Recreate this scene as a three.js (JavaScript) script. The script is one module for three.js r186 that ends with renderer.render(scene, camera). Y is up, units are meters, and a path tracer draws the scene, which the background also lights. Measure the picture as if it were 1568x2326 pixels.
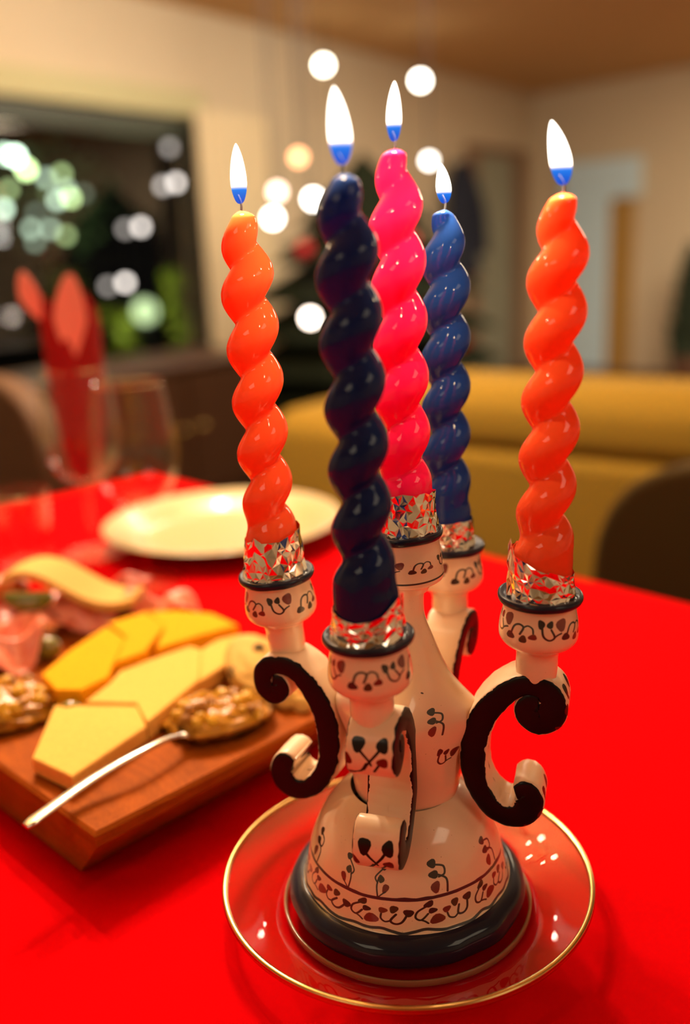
import * as THREE from 'three';
import { RoundedBoxGeometry } from 'three/addons/geometries/RoundedBoxGeometry.js';
import { mergeGeometries, mergeVertices } from 'three/addons/utils/BufferGeometryUtils.js';
import { ImprovedNoise } from 'three/addons/math/ImprovedNoise.js';
import { RectAreaLightUniformsLib } from 'three/addons/lights/RectAreaLightUniformsLib.js';

// ---------------------------------------------------------------- camera, night sky, exposure
const scene = new THREE.Scene();
const renderer = new THREE.WebGLRenderer({ antialias: true });
renderer.toneMapping = THREE.LinearToneMapping;
renderer.toneMappingExposure = 1.0;
renderer.shadowMap.enabled = true;
RectAreaLightUniformsLib.init();
scene.background = new THREE.Color(0.0025, 0.0022, 0.002);          // night outside
const camera = new THREE.PerspectiveCamera(2 * Math.atan(1163 / 2150) * 180 / Math.PI, 1568 / 2326, 0.02, 60);
camera.position.set(-0.0230, 1.0675, 0.4121);
camera.rotation.order = 'YXZ';
camera.rotation.set(-15.4 * Math.PI / 180, 0, -2.5 * Math.PI / 180);
camera.focus = 0.428;
camera.userData.fStop = 2.8;

// ---------------------------------------------------------------- large lights
const WARM = new THREE.Color(1.0, 0.80, 0.55);
const CHANDELIER = [-0.40, 1.88, -1.25], BULB_POWER = 2.7;
const FLAME_POWER = 0.03;
const FILL_PANELS = [[2.7, -4.5, 11, 1.3], [-1.3, 1.5, 1.7, 0.9], [1.5, 1.2, 1.7, 0.9]];   // x, z, intensity, side of square ceiling panels added out of view as fill

// ---------------------------------------------------------------- helpers
let seed = 7;
const rnd = () => { seed = (seed * 1664525 + 1013904223) >>> 0; return seed / 4294967296; };
const rr = (a, b) => a + (b - a) * rnd();
const N3 = new ImprovedNoise();
const V2 = (x, y) => new THREE.Vector2(x, y), V3 = (x, y, z) => new THREE.Vector3(x, y, z);
const taken = {};
function numbered(n) { taken[n] = (taken[n] ?? -1) + 1; return taken[n] ? `${n}_${String(taken[n]).padStart(3, '0')}` : n; }
function tag(o, label, category, group) { o.userData.label = label; o.userData.category = category; if (group) o.userData.group = group; return o; }
function thing(name, label, category, pos = [0, 0, 0], group) {
  const o = new THREE.Group(); o.name = numbered(name); o.position.set(...pos); scene.add(o); return tag(o, label, category, group);
}
function part(name, geo, m, parent, label) {
  const o = new THREE.Mesh(geo, m); o.name = name; o.castShadow = o.receiveShadow = true; parent.add(o);
  if (label) o.userData.label = label;
  return o;
}
function single(name, geo, m, label, category, pos = [0, 0, 0], group) {
  const o = part(numbered(name), geo, m, scene); o.position.set(...pos); return tag(o, label, category, group);
}
function struct(name, geo, m) { const o = part(name, geo, m, scene); o.userData.kind = 'structure'; return o; }
const mat = (c, rough = 0.6, extra = {}) => new THREE.MeshPhysicalMaterial({ color: Array.isArray(c) ? new THREE.Color().setRGB(...c) : new THREE.Color(c), roughness: rough, ...extra });
const glow = (c, k) => new THREE.MeshStandardMaterial({ color: 0x000000, emissive: c, emissiveIntensity: k, roughness: 1 });
const lathe = (pts, seg = 64, start = Math.PI) => new THREE.LatheGeometry(pts.map(([r, y]) => V2(r, y)), seg, start);
function smooth2(pts, n) { return new THREE.SplineCurve(pts.map(([x, y]) => V2(x, y))).getSpacedPoints(n).map((p) => [Math.max(p.x, 0), p.y]); }
const tube = (pts, r, seg = 24, rad = 8, closed = false) => new THREE.TubeGeometry(new THREE.CatmullRomCurve3(pts.map((p) => V3(...p)), closed), seg, r, rad, closed);
function box(w, h, d, x = 0, y = 0, z = 0, r = 0) { const g = r ? new RoundedBoxGeometry(w, h, d, 3, r) : new THREE.BoxGeometry(w, h, d); g.translate(x, y, z); return g; }
const merge = (gs) => mergeGeometries(gs.map((g) => { const q = g.index ? g.toNonIndexed() : g; for (const k of Object.keys(q.attributes)) if (!['position', 'normal', 'uv'].includes(k)) q.deleteAttribute(k); return q; }));
function warp(geo, f) { const p = geo.attributes.position, v = V3(); for (let i = 0; i < p.count; i++) { v.fromBufferAttribute(p, i); f(v); p.setXYZ(i, v.x, v.y, v.z); } geo.computeVertexNormals(); return geo; }
function pointLamp(color, power, pos, radius, parent) {
  const l = new THREE.PointLight(color, power, 0, 2); l.position.set(...pos); l.castShadow = true; l.shadow.radius = radius / 0.02; l.name = 'lamp_light'; parent.add(l); return l;
}
function canvasTexture(w, h, draw, repeat) {
  const c = document.createElement('canvas'); c.width = w; c.height = h; const x = c.getContext('2d'); draw(x, w, h);
  const t = new THREE.CanvasTexture(c); t.colorSpace = THREE.SRGBColorSpace; if (repeat) t.wrapS = t.wrapT = THREE.RepeatWrapping; return t;
}
function noiseTexture(n, f, srgb = true) {                         // f(u, v) -> [r, g, b] in 0..1
  const d = new Uint8Array(n * n * 4);
  for (let j = 0; j < n; j++) for (let i = 0; i < n; i++) { const c = f(i / n, j / n); for (let k = 0; k < 3; k++) d[(j * n + i) * 4 + k] = Math.max(0, Math.min(255, c[k] * 255)); d[(j * n + i) * 4 + 3] = 255; }
  const t = new THREE.DataTexture(d, n, n); t.magFilter = t.minFilter = THREE.LinearFilter; t.wrapS = t.wrapT = THREE.RepeatWrapping; if (srgb) t.colorSpace = THREE.SRGBColorSpace; t.needsUpdate = true; return t;
}
const tileNoise = (u, v, f, z) => { const a = 2 * Math.PI; return N3.noise(Math.cos(u * a) * f + 9, Math.sin(u * a) * f + Math.cos(v * a) * f + 5, Math.sin(v * a) * f + z); };

// ---------------------------------------------------------------- materials
const woodMap = noiseTexture(512, (u, v) => {
  const ring = Math.sin((v * 26 + 2.2 * tileNoise(u, v, 0.9, 2)) * 2 * Math.PI), fine = tileNoise(u * 1, v * 1, 26, 8);
  const t = 0.5 + 0.10 * ring * (0.5 + tileNoise(u, v, 1.5, 6)) + 0.22 * fine + 0.3 * tileNoise(u, v, 2.5, 4); return [0.50 + 0.26 * t, 0.27 + 0.17 * t, 0.08 + 0.07 * t];
});
const M = {
  plaster: mat([0.62, 0.52, 0.37], 0.9, { }),
  ceiling: mat([0.62, 0.36, 0.14], 0.85, { }),
  floor: mat([0.22, 0.12, 0.06], 0.5, { map: woodMap }),
  cloth: mat([0.52, 0.0003, 0.0018], 0.95, { specularIntensity: 0.03 }),
  navyGlaze: mat([0.007, 0.010, 0.026], 0.5, { specularIntensity: 0.2, clearcoat: 0.45, clearcoatRoughness: 0.08 }),
  plateGlass: mat([0.90, 0.85, 0.86], 0.0, { transmission: 1, thickness: 0, ior: 1.5, side: THREE.DoubleSide }),
  glass: mat([0.985, 0.985, 0.98], 0.0, { transmission: 1, thickness: 0, ior: 1.5, side: THREE.DoubleSide }),
  gilt: mat([0.62, 0.43, 0.17], 0.22, { metalness: 1 }),
  foil: mat([0.9, 0.87, 0.84], 0.1, { metalness: 1, side: THREE.DoubleSide }),
  steel: mat([0.62, 0.6, 0.55], 0.22, { metalness: 1 }),
  wood: mat([0.84, 0.66, 0.34], 0.7, { map: woodMap, specularIntensity: 0.12 }),
  darkWood: mat([0.055, 0.022, 0.01], 0.4),
  mustard: mat([0.235, 0.145, 0.019], 0.9, { sheen: 0.08, sheenColor: new THREE.Color(0.5, 0.35, 0.1), specularIntensity: 0.2 }),
  wick: mat([0.02, 0.02, 0.03], 0.9),
};
// flame: blue at the foot, white above (v runs from foot to tip)
const flameMap = canvasTexture(8, 256, (x, w, h) => {
  const g = x.createLinearGradient(0, h, 0, 0);
  g.addColorStop(0, '#041f66'); g.addColorStop(0.14, '#08306c'); g.addColorStop(0.23, '#0d3a74'); g.addColorStop(0.27, '#6a6a88'); g.addColorStop(0.31, '#ffdcc0'); g.addColorStop(0.36, '#fff1dc'); g.addColorStop(1, '#fff3e2');
  x.fillStyle = g; x.fillRect(0, 0, w, h);
});
const flameAlpha = canvasTexture(8, 256, (x, w, h) => {
  const g = x.createLinearGradient(0, h, 0, 0);
  g.addColorStop(0, '#c8c8c8'); g.addColorStop(0.2, '#d8d8d8'); g.addColorStop(0.3, '#f0f0f0'); g.addColorStop(0.4, '#ffffff'); g.addColorStop(1, '#ffffff');
  x.fillStyle = g; x.fillRect(0, 0, w, h);
});
flameAlpha.colorSpace = THREE.NoColorSpace;
M.flame = new THREE.MeshPhysicalMaterial({ specularIntensity: 0, color: 0x000000, roughness: 1, emissive: 0xffffff, emissiveIntensity: 5, emissiveMap: flameMap, alphaMap: flameAlpha, transparent: true });

// ---------------------------------------------------------------- room shell
const ROOM_H = 2.3, A0 = [-0.855, -4.77], DA = [0.5849, -0.8111], KB = [1.75, -8.40], DB = [0.668, 0.744];
function along(P, d, t, off = 0) { return [P[0] + d[0] * t - d[1] * off, P[1] + d[1] * t + d[0] * off]; }   // off > 0: into the room
function slab(name, P, d, t0, t1, y0, y1, m, thick = 0.12, off = 0, kind = true) {                              // a wall piece, its face on the line, its thickness to the outside (left-hand side)
  const g = new THREE.BoxGeometry(t1 - t0, y1 - y0, thick), [x, z] = along(P, d, (t0 + t1) / 2, -thick / 2 + off);
  const o = kind === true ? struct(name, g, m) : part(name, g, m, kind);
  o.position.set(x, (y0 + y1) / 2, z); o.rotation.y = Math.atan2(-d[1], d[0]); return o;
}
const P1 = along(A0, DA, -6), P2 = [P1[0] + DB[0] * 6.5, P1[1] + DB[1] * 6.5], P3 = along(KB, DB, 6.5);
const LA = Math.hypot(KB[0] - P1[0], KB[1] - P1[1]), TK = LA - 6;
function polygonSlab(name, pts, y0, y1, m) {
  const g = new THREE.ExtrudeGeometry(new THREE.Shape(pts.map(([x, z]) => V2(x, -z))), { depth: y1 - y0, bevelEnabled: false });
  g.rotateX(-Math.PI / 2); g.translate(0, y0, 0); return struct(name, g, m);
}
polygonSlab('floor', [P1, KB, P3, P2], -0.1, 0, M.floor);
polygonSlab('ceiling', [P1, KB, P3, P2], ROOM_H, ROOM_H + 0.1, M.ceiling);
const WIN0 = -3.2, WIN1 = 0.2, WINTOP = 1.76;
// wall with the big dark window: pieces round the opening
slab('wall_left', A0, DA, -6, WIN0, 0, ROOM_H, M.plaster);
slab('wall_left', A0, DA, WIN1, TK + 0.02, 0, ROOM_H, M.plaster).name = 'wall_left_001';
slab('wall_left', A0, DA, WIN0, WIN1, WINTOP, ROOM_H, M.plaster).name = 'wall_left_002';
slab('wall_right', KB, DB, 0, 6.5, 0, ROOM_H, M.plaster);
slab('wall_back', P3, [-DA[0], -DA[1]], 0, LA, 0, ROOM_H, M.plaster);
slab('wall_front', P2, [-DB[0], -DB[1]], 0, 6.5, 0, ROOM_H, M.plaster);
{ // window: frame of profiles, two panes
  const w = new THREE.Group(); w.name = 'window_1'; w.userData.kind = 'structure'; scene.add(w);
  let frame = mat([0.045, 0.055, 0.042], 0.5);
  const bar = (t0, t1, y0, y1) => slab('window_frame', A0, DA, t0, t1, y0, y1, frame, 0.07, 0.02, w);
  bar(WIN0, WIN1, WINTOP - 0.09, WINTOP); frame = mat([0.015, 0.018, 0.014], 0.6); bar(WIN0, WIN1, 0, 0.06);
  bar(WIN0, WIN0 + 0.06, 0.06, WINTOP - 0.09); bar(WIN1 - 0.05, WIN1, 0.06, WINTOP - 0.09); bar(-1.73, -1.66, 0.06, WINTOP - 0.09);
  slab('pane', A0, DA, WIN0 + 0.06, -1.73, 0.06, WINTOP - 0.09, M.glass, 0.004, -0.02, w);
  slab('pane', A0, DA, -1.66, WIN1 - 0.05, 0.06, WINTOP - 0.09, M.glass, 0.004, -0.02, w);
}
slab('trim_1', A0, DA, WIN0, WIN1 + 0.05, WINTOP + 0.01, WINTOP + 0.13, mat([0.5, 0.47, 0.27], 0.8), 0.06, 0.06);   // curtain rail box
slab('baseboard_right', KB, DB, 0.02, 6.4, 0, 0.09, mat([0.6, 0.5, 0.36], 0.6), 0.02, 0.02);
slab('baseboard_left', A0, DA, WIN1, TK, 0, 0.09, mat([0.6, 0.5, 0.36], 0.6), 0.02, 0.02);
{ // patio outside
  const g = new THREE.BoxGeometry(16, 0.1, 8); const [x, z] = along(A0, DA, 0, -4.2);
  const o = struct('ground', g, mat([0.05, 0.05, 0.04], 0.9)); o.position.set(x, -0.12, z); o.rotation.y = Math.atan2(-DA[1], DA[0]);
}
{ // grey-green door with brown frame near the corner of the window wall
  const d = new THREE.Group(); d.name = 'door_1'; d.userData.kind = 'structure'; scene.add(d);
  const fr = mat([0.22, 0.12, 0.065], 0.6), leaf = mat([0.27, 0.27, 0.2], 0.6);
  slab('door_leaf', A0, DA, 3.32, 3.98, 0.01, 1.76, leaf, 0.04, 0.045, d);
  slab('door_frame', A0, DA, 3.98, 4.22, 0, 1.82, fr, 0.06, 0.065, d);
  slab('door_frame', A0, DA, 3.2, 3.32, 0, 1.82, fr, 0.06, 0.065, d);
  slab('door_frame', A0, DA, 3.32, 3.98, 1.76, 1.82, fr, 0.06, 0.065, d);
  const [hx, hz] = along(A0, DA, 3.9, 0.08); const h = part('door_handle', tube([[0, 0, 0], [0.02, 0, 0.04], [-0.08, 0, 0.05]], 0.009), M.steel, d); h.position.set(hx, 0.95, hz); h.rotation.y = Math.atan2(-DA[1], DA[0]);
}
{ // doorway on the right wall, cool hall light painted in as pale blue: head board, jamb, tan leaf standing ajar
  const d = new THREE.Group(); d.name = 'door_2'; d.userData.kind = 'structure'; scene.add(d);
  const pale = mat([0.60, 0.80, 0.95], 0.5);
  slab('door_head', KB, DB, 0.36, 1.09, 1.40, 1.70, pale, 0.05, 0.055, d);
  slab('door_jamb', KB, DB, 0.40, 0.83, 0.0, 1.40, pale, 0.05, 0.055, d);
  slab('door_leaf', KB, DB, 0.83, 1.04, 0.0, 1.38, mat([0.42, 0.24, 0.06], 0.5), 0.04, 0.045, d);
}

// ---------------------------------------------------------------- lamps
{ // chandelier over the table, above the frame
  const [x, y, z] = CHANDELIER, t = thing('chandelier', 'brass chandelier with five glowing globe bulbs hanging above the red table', 'lamp', [x, y, z]);
  const brass = mat([0.5, 0.34, 0.12], 0.25, { metalness: 1 }), bulbM = glow(WARM, 60);
  part('rod', tube([[0, 0.03, 0], [0, ROOM_H - y - 0.02, 0]], 0.008, 4), brass, t);
  part('canopy', lathe([[0, ROOM_H - y - 0.04], [0.05, ROOM_H - y - 0.03], [0.055, ROOM_H - y], [0, ROOM_H - y]], 24), brass, t);
  part('hub', lathe(smooth2([[0, -0.05], [0.03, -0.03], [0.035, 0], [0.02, 0.03], [0, 0.04]], 16), 24), brass, t);
  for (let k = 0; k < 5; k++) {
    const a = k * 2 * Math.PI / 5 + 0.5, c = Math.cos(a), s = Math.sin(a), R = 0.2;
    const arm = part('arm', tube([[0.02 * c, 0, 0.02 * s], [0.1 * c, -0.05, 0.1 * s], [R * c, -0.01, R * s], [R * c, 0.04, R * s]], 0.006, 20), brass, t);
    const b = part('bulb', new THREE.SphereGeometry(0.022, 12, 8), bulbM, arm); b.position.set(R * c, 0.064, R * s);
    pointLamp(WARM, BULB_POWER, [R * c, 0.064, R * s], 0.02, t);
  }
}
{ // unseen lamp added by the window, left of the frame, to brighten the ceiling
  const t = thing('added_uplighter', 'tall brass floor lamp added by the window, left of the picture, to brighten the ceiling', 'lamp', [-1.45, 0, -2.1]), brass = mat([0.5, 0.34, 0.12], 0.25, { metalness: 1 });
  part('base', lathe([[0, 0], [0.14, 0], [0.14, 0.015], [0.02, 0.03], [0, 0.03]], 32), brass, t);
  part('pole', new THREE.CylinderGeometry(0.012, 0.012, 1.55, 12).translate(0, 0.795, 0), brass, t);
  part('bowl', lathe(smooth2([[0.0, 1.565], [0.06, 1.58], [0.13, 1.64], [0.155, 1.70], [0.15, 1.70], [0.125, 1.645], [0.06, 1.59], [0, 1.575]], 30), 40), brass, t);
  part('bulb', new THREE.SphereGeometry(0.03, 12, 8).translate(0, 1.65, 0), glow(new THREE.Color(1, 0.8, 0.55), 60), t);
  pointLamp(new THREE.Color(1, 0.8, 0.55), 4.5, [0, 1.65, 0], 0.028, t);
}
{ // seven small spots on a ceiling plate between the table and the Christmas tree, above the frame; the glass plate mirrors them
  const t = thing('spot_cluster', 'ceiling plate with seven small glowing spots in front of the Christmas tree', 'lamp', [0.2, ROOM_H - 0.02, -3.5]), gl = glow(new THREE.Color(1, 0.86, 0.66), 60);
  part('ceiling_plate', box(1.3, 0.02, 0.6, 0, 0.01, 0, 0.008), mat([0.6, 0.55, 0.45], 0.4), t);
  for (const [dx, dz] of [[-0.55, 0.1], [-0.34, -0.14], [-0.14, 0.02], [0.06, 0.16], [0.12, -0.12], [0.34, 0.04], [0.54, -0.08]]) {
    const spot = part('spot_ring', lathe([[0.036, -0.03], [0.042, -0.03], [0.042, 0.0], [0.036, 0.0], [0.036, -0.03]], 24), M.steel, t); spot.position.set(dx, 0, dz);
    part('bulb', new THREE.SphereGeometry(0.032, 12, 8).translate(0, -0.03, 0), gl, spot);
    pointLamp(new THREE.Color(1, 0.86, 0.66), 0.8, [dx, -0.03, dz], 0.03, t);
  }
}
for (const [x, z, k, side] of FILL_PANELS) {  // unseen panels added to wash the right wall and fill the front
  const t = thing('fill_ceiling_lamp', z < 0 ? 'square glowing ceiling panel added out of the picture to brighten the right wall' : x < 0 ? 'square glowing ceiling panel added behind the viewer at the left as fill' : 'square glowing ceiling panel added behind the viewer at the right as fill', 'lamp', [x, ROOM_H - 0.02, z]);
  part('lamp_frame', box(side + 0.06, 0.03, side + 0.06, 0, 0.005, 0, 0.008), mat([0.6, 0.58, 0.52], 0.4), t);
  part('diffuser', box(side, 0.006, side, 0, -0.014, 0), glow(new THREE.Color(1, 0.8, 0.54), k), t);
  const l = new THREE.RectAreaLight(new THREE.Color(1, 0.8, 0.54), k, side, side); l.position.set(0, -0.022, 0); l.rotation.x = -Math.PI / 2; l.name = 'panel_light'; t.add(l);
}

// ---------------------------------------------------------------- table and cloth
const TY = 0.75, TC = [-0.3216, -1.0148], TU = [0.690, 0.7238], TW = [-0.7238, 0.690], TL = 1.75, TB2 = 1.2;   // far corner, the two edge directions, lengths
const TROT = Math.atan2(-TU[1], TU[0]);
const tableAt = (a, b) => [TC[0] + TU[0] * a + TW[0] * b, TC[1] + TU[1] * a + TW[1] * b];
{
  const [cx, cz] = tableAt(TL / 2, TB2 / 2), t = thing('dining_table', 'long dining table hidden under the red cloth', 'table', [cx, 0, cz]); t.rotation.y = TROT;
  part('tabletop', box(TL - 0.012, 0.03, TB2 - 0.012, 0, TY - 0.0185, 0, 0.004), M.darkWood, t);
  for (const s of [-1, 1]) for (const q of [-1, 1]) part('leg', box(0.07, TY - 0.034, 0.07, s * (TL / 2 - 0.1), (TY - 0.034) / 2, q * (TB2 / 2 - 0.1), 0.006), M.darkWood, t);
  // cloth: flat on top with a few folds, hanging over the edges
  const na = 190, nb = 140, drop = 0.24, P = [], I = [], U = [];
  const creases = [[0.62, 0.78, 1.0], [-0.35, 0.94, 0.55]];
  for (let j = 0; j <= nb; j++) for (let i = 0; i <= na; i++) {
    const a = (i / na - 0.5) * (TL + 2 * drop), b = (j / nb - 0.5) * (TB2 + 2 * drop);
    const oa = Math.max(0, Math.abs(a) - TL / 2), ob = Math.max(0, Math.abs(b) - TB2 / 2), o = Math.max(oa, ob);
    let x = Math.sign(a) * Math.min(Math.abs(a), TL / 2), z = Math.sign(b) * Math.min(Math.abs(b), TB2 / 2), y = 0;
    if (o > 0) {
      y = -o; const wave = (0.012 + 0.012 * Math.sin((oa > ob ? b : a) * 21)) * Math.min(1, o / 0.12) + 0.004;
      if (oa >= ob) x += Math.sign(a) * wave; if (ob >= oa) z += Math.sign(b) * wave;
    } else {
      y = 0.0007 * N3.noise(a * 5, b * 5, 1.3);
      for (const [off, sl, k] of creases) { const d = (b * sl + a * Math.sqrt(1 - sl * sl)) - off * 0.5; y += 0.0011 * k * Math.exp(-d * d / 2e-5); }
    }
    P.push(x, TY + Math.min(y, 0.0012) - (o > 0 ? 0 : 0.0012), z); U.push(a, b);
  }
  for (let j = 0; j < nb; j++) for (let i = 0; i < na; i++) { const k = j * (na + 1) + i; I.push(k, k + na + 1, k + 1, k + 1, k + na + 1, k + na + 2); }
  const g = new THREE.BufferGeometry(); g.setAttribute('position', new THREE.Float32BufferAttribute(P, 3)); g.setAttribute('uv', new THREE.Float32BufferAttribute(U.map((v) => v * 6), 2)); g.setIndex(I); g.computeVertexNormals();
  const c = single('tablecloth', g, M.cloth, 'bright red tablecloth covering the whole dining table', 'tablecloth', [cx, 0, cz]); c.rotation.y = TROT; M.cloth.side = THREE.DoubleSide;
}

// ---------------------------------------------------------------- glass plate under the candelabrum
{
  const t = thing('glass_plate', 'round clear glass plate with thin golden rim under the candelabrum', 'plate', [0, TY, 0]);
  part('plate_body', lathe(smooth2([[0, 0.0035], [0.05, 0.0035], [0.0595, 0.0038], [0.064, 0.0062], [0.075, 0.0108], [0.0905, 0.0152]], 40), 128), M.plateGlass, t);
  const rim = lathe([[0.0896, 0.0136], [0.0912, 0.0130], [0.0923, 0.0136], [0.0925, 0.0144], [0.0919, 0.0150], [0.0924, 0.0157], [0.0921, 0.0166], [0.0908, 0.0170], [0.0897, 0.0163], [0.0894, 0.0150], [0.0896, 0.0136]], 160);
  part('rim', rim, M.gilt, t, 'golden rim line');
  part('foot_ring', lathe([[0.0606, 0.0004], [0.0622, 0.0004], [0.0624, 0.0030], [0.0618, 0.0036], [0.0608, 0.0030], [0.0606, 0.0004]], 128), mat([0.75, 0.55, 0.3], 0.1, { transmission: 0.6, thickness: 0.002, ior: 1.5 }), t);
}

// ---------------------------------------------------------------- painted pottery candelabrum
const INK = '#17110f', GREEN = '#2c2c14', RED = '#6c1d12', NAVY = '#141322';
const CREAM = '#ead0b0';
function speckle(x, w, h, n) { for (let i = 0; i < n; i++) { x.fillStyle = `rgba(${90 + rnd() * 50},${50 + rnd() * 30},${20 + rnd() * 20},${0.15 + rnd() * 0.5})`; x.beginPath(); x.ellipse(rnd() * w, rnd() * h, 0.6 + rnd() * 1.8, 0.5 + rnd() * 1.2, rnd() * 3, 0, 7); x.fill(); } }
function berry(x, px, py, rx, ry, rot, c) {
  x.fillStyle = c; x.beginPath();
  for (let k = 0; k <= 14; k++) { const a = k / 14 * 2 * Math.PI, m = 1 + 0.12 * Math.sin(3 * a + px), u = Math.cos(a) * rx * m, v = Math.sin(a) * ry * m; x[k ? 'lineTo' : 'moveTo'](px + u * Math.cos(rot) - v * Math.sin(rot), py + u * Math.sin(rot) + v * Math.cos(rot)); }
  x.fill();
}
function stroke(x, pts, w, c = INK) { const s = new THREE.SplineCurve(pts.map(([a, b]) => V2(a, b))).getPoints(24); x.strokeStyle = c; x.lineWidth = w; x.lineCap = 'round'; x.lineJoin = 'round'; x.beginPath(); s.forEach((p, i) => x[i ? 'lineTo' : 'moveTo'](p.x, p.y)); x.stroke(); }
function at(x, px, py, s, rot, f) { x.save(); x.translate(px, py); x.rotate(rot); x.scale(s, s); f(); x.restore(); }
// motifs about 10 units high, y downwards
const motifU = (x) => { stroke(x, [[-4, -2], [-3.4, 2.5], [-1, 4.6], [1.2, 3.2], [-0.2, -0.6]], 0.9); stroke(x, [[1.2, 3.2], [2.6, 2.2], [4.2, 1.6]], 0.8); berry(x, -4.4, -3.2, 1.5, 2.3, -0.1, INK); berry(x, -0.6, -3, 1.4, 1.9, 0.3, INK); berry(x, 4.4, -2.6, 2.4, 3.2, 0.2, RED); };
const motifM = (x) => { stroke(x, [[-5.4, 3], [-4, -2], [-1.6, -3.6], [0.6, -2.4], [-0.8, 1.4]], 1.0); stroke(x, [[0.6, -2.4], [2.6, -3.6], [4.6, -2.4], [5, 0]], 0.8); berry(x, -5.6, 3.2, 2.2, 1.9, 0.1, INK); berry(x, 0.6, 3.8, 1.7, 2.1, 0.3, GREEN); berry(x, 4.8, 2, 1.9, 1.5, -0.3, RED); };
const motifSprig = (x) => { stroke(x, [[-1, -7.4], [2.2, -6.2], [2.2, -3.2], [0, -2.4]], 0.75); stroke(x, [[-0.4, -3.4], [2.6, -1], [2.4, 4]], 0.75); berry(x, -2, -8, 1.7, 1.8, 0, INK); berry(x, -1.8, -3.6, 1.8, 1.6, 0, INK); berry(x, -1.6, 1.4, 1.6, 2.4, 0.2, RED); };
const motifTwig = (x) => { stroke(x, [[-1.6, -8], [1.2, -4], [0.2, -1.6]], 0.6); stroke(x, [[-0.2, -4], [0.4, 0], [-0.2, 5]], 0.6); berry(x, -2, -9, 1.4, 1.5, 0.4, INK); berry(x, -1.2, -3.4, 1.2, 1.8, 0.1, GREEN); berry(x, -3, 0.6, 1.2, 2.2, -0.3, RED); stroke(x, [[-3, 2], [-1.4, 3.6], [-0.2, 5]], 0.5); };
const motifFlap = (x) => { stroke(x, [[-4, -3], [-0.5, 0.6], [2, 4]], 0.8); stroke(x, [[3.6, -2.6], [0.4, 0.4], [-0.6, 2.2]], 0.8); stroke(x, [[1, 1.8], [3, 4.6], [6, 5.6]], 0.8); stroke(x, [[-4, 1], [-1.4, 4.6]], 0.8); berry(x, -4.6, -3.8, 2.1, 2, 0.2, INK); berry(x, 3.8, -3.8, 2.3, 2.1, 0.1, INK); berry(x, -4.6, 1, 2, 1.6, 0, RED); berry(x, 7.4, 0.6, 1.4, 2, 0.4, RED); berry(x, 7, 6, 2, 1, 0.2, RED); };
const glazed = (map, extra = {}) => mat([1, 1, 1], 0.45, { map, clearcoat: 1, clearcoatRoughness: 0.1, ...extra });
const BASE_H = 0.004;                                                 // it stands on the glass
const lean = (h) => 0.021 * h;                                        // the column leans a little to the right
const candelabrum = thing('candelabrum', 'cream pottery candelabrum with navy scroll arms and painted berries on glass plate', 'candelabrum', [0, TY, 0]);
const wobble = (g, k, f, z) => warp(g, (v) => { const n = N3.noise(v.x * f, v.y * f, v.z * f + z) * k, l = Math.hypot(v.x, v.z) + 1e-6; v.x += v.x / l * n; v.z += v.z / l * n; });
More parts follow.
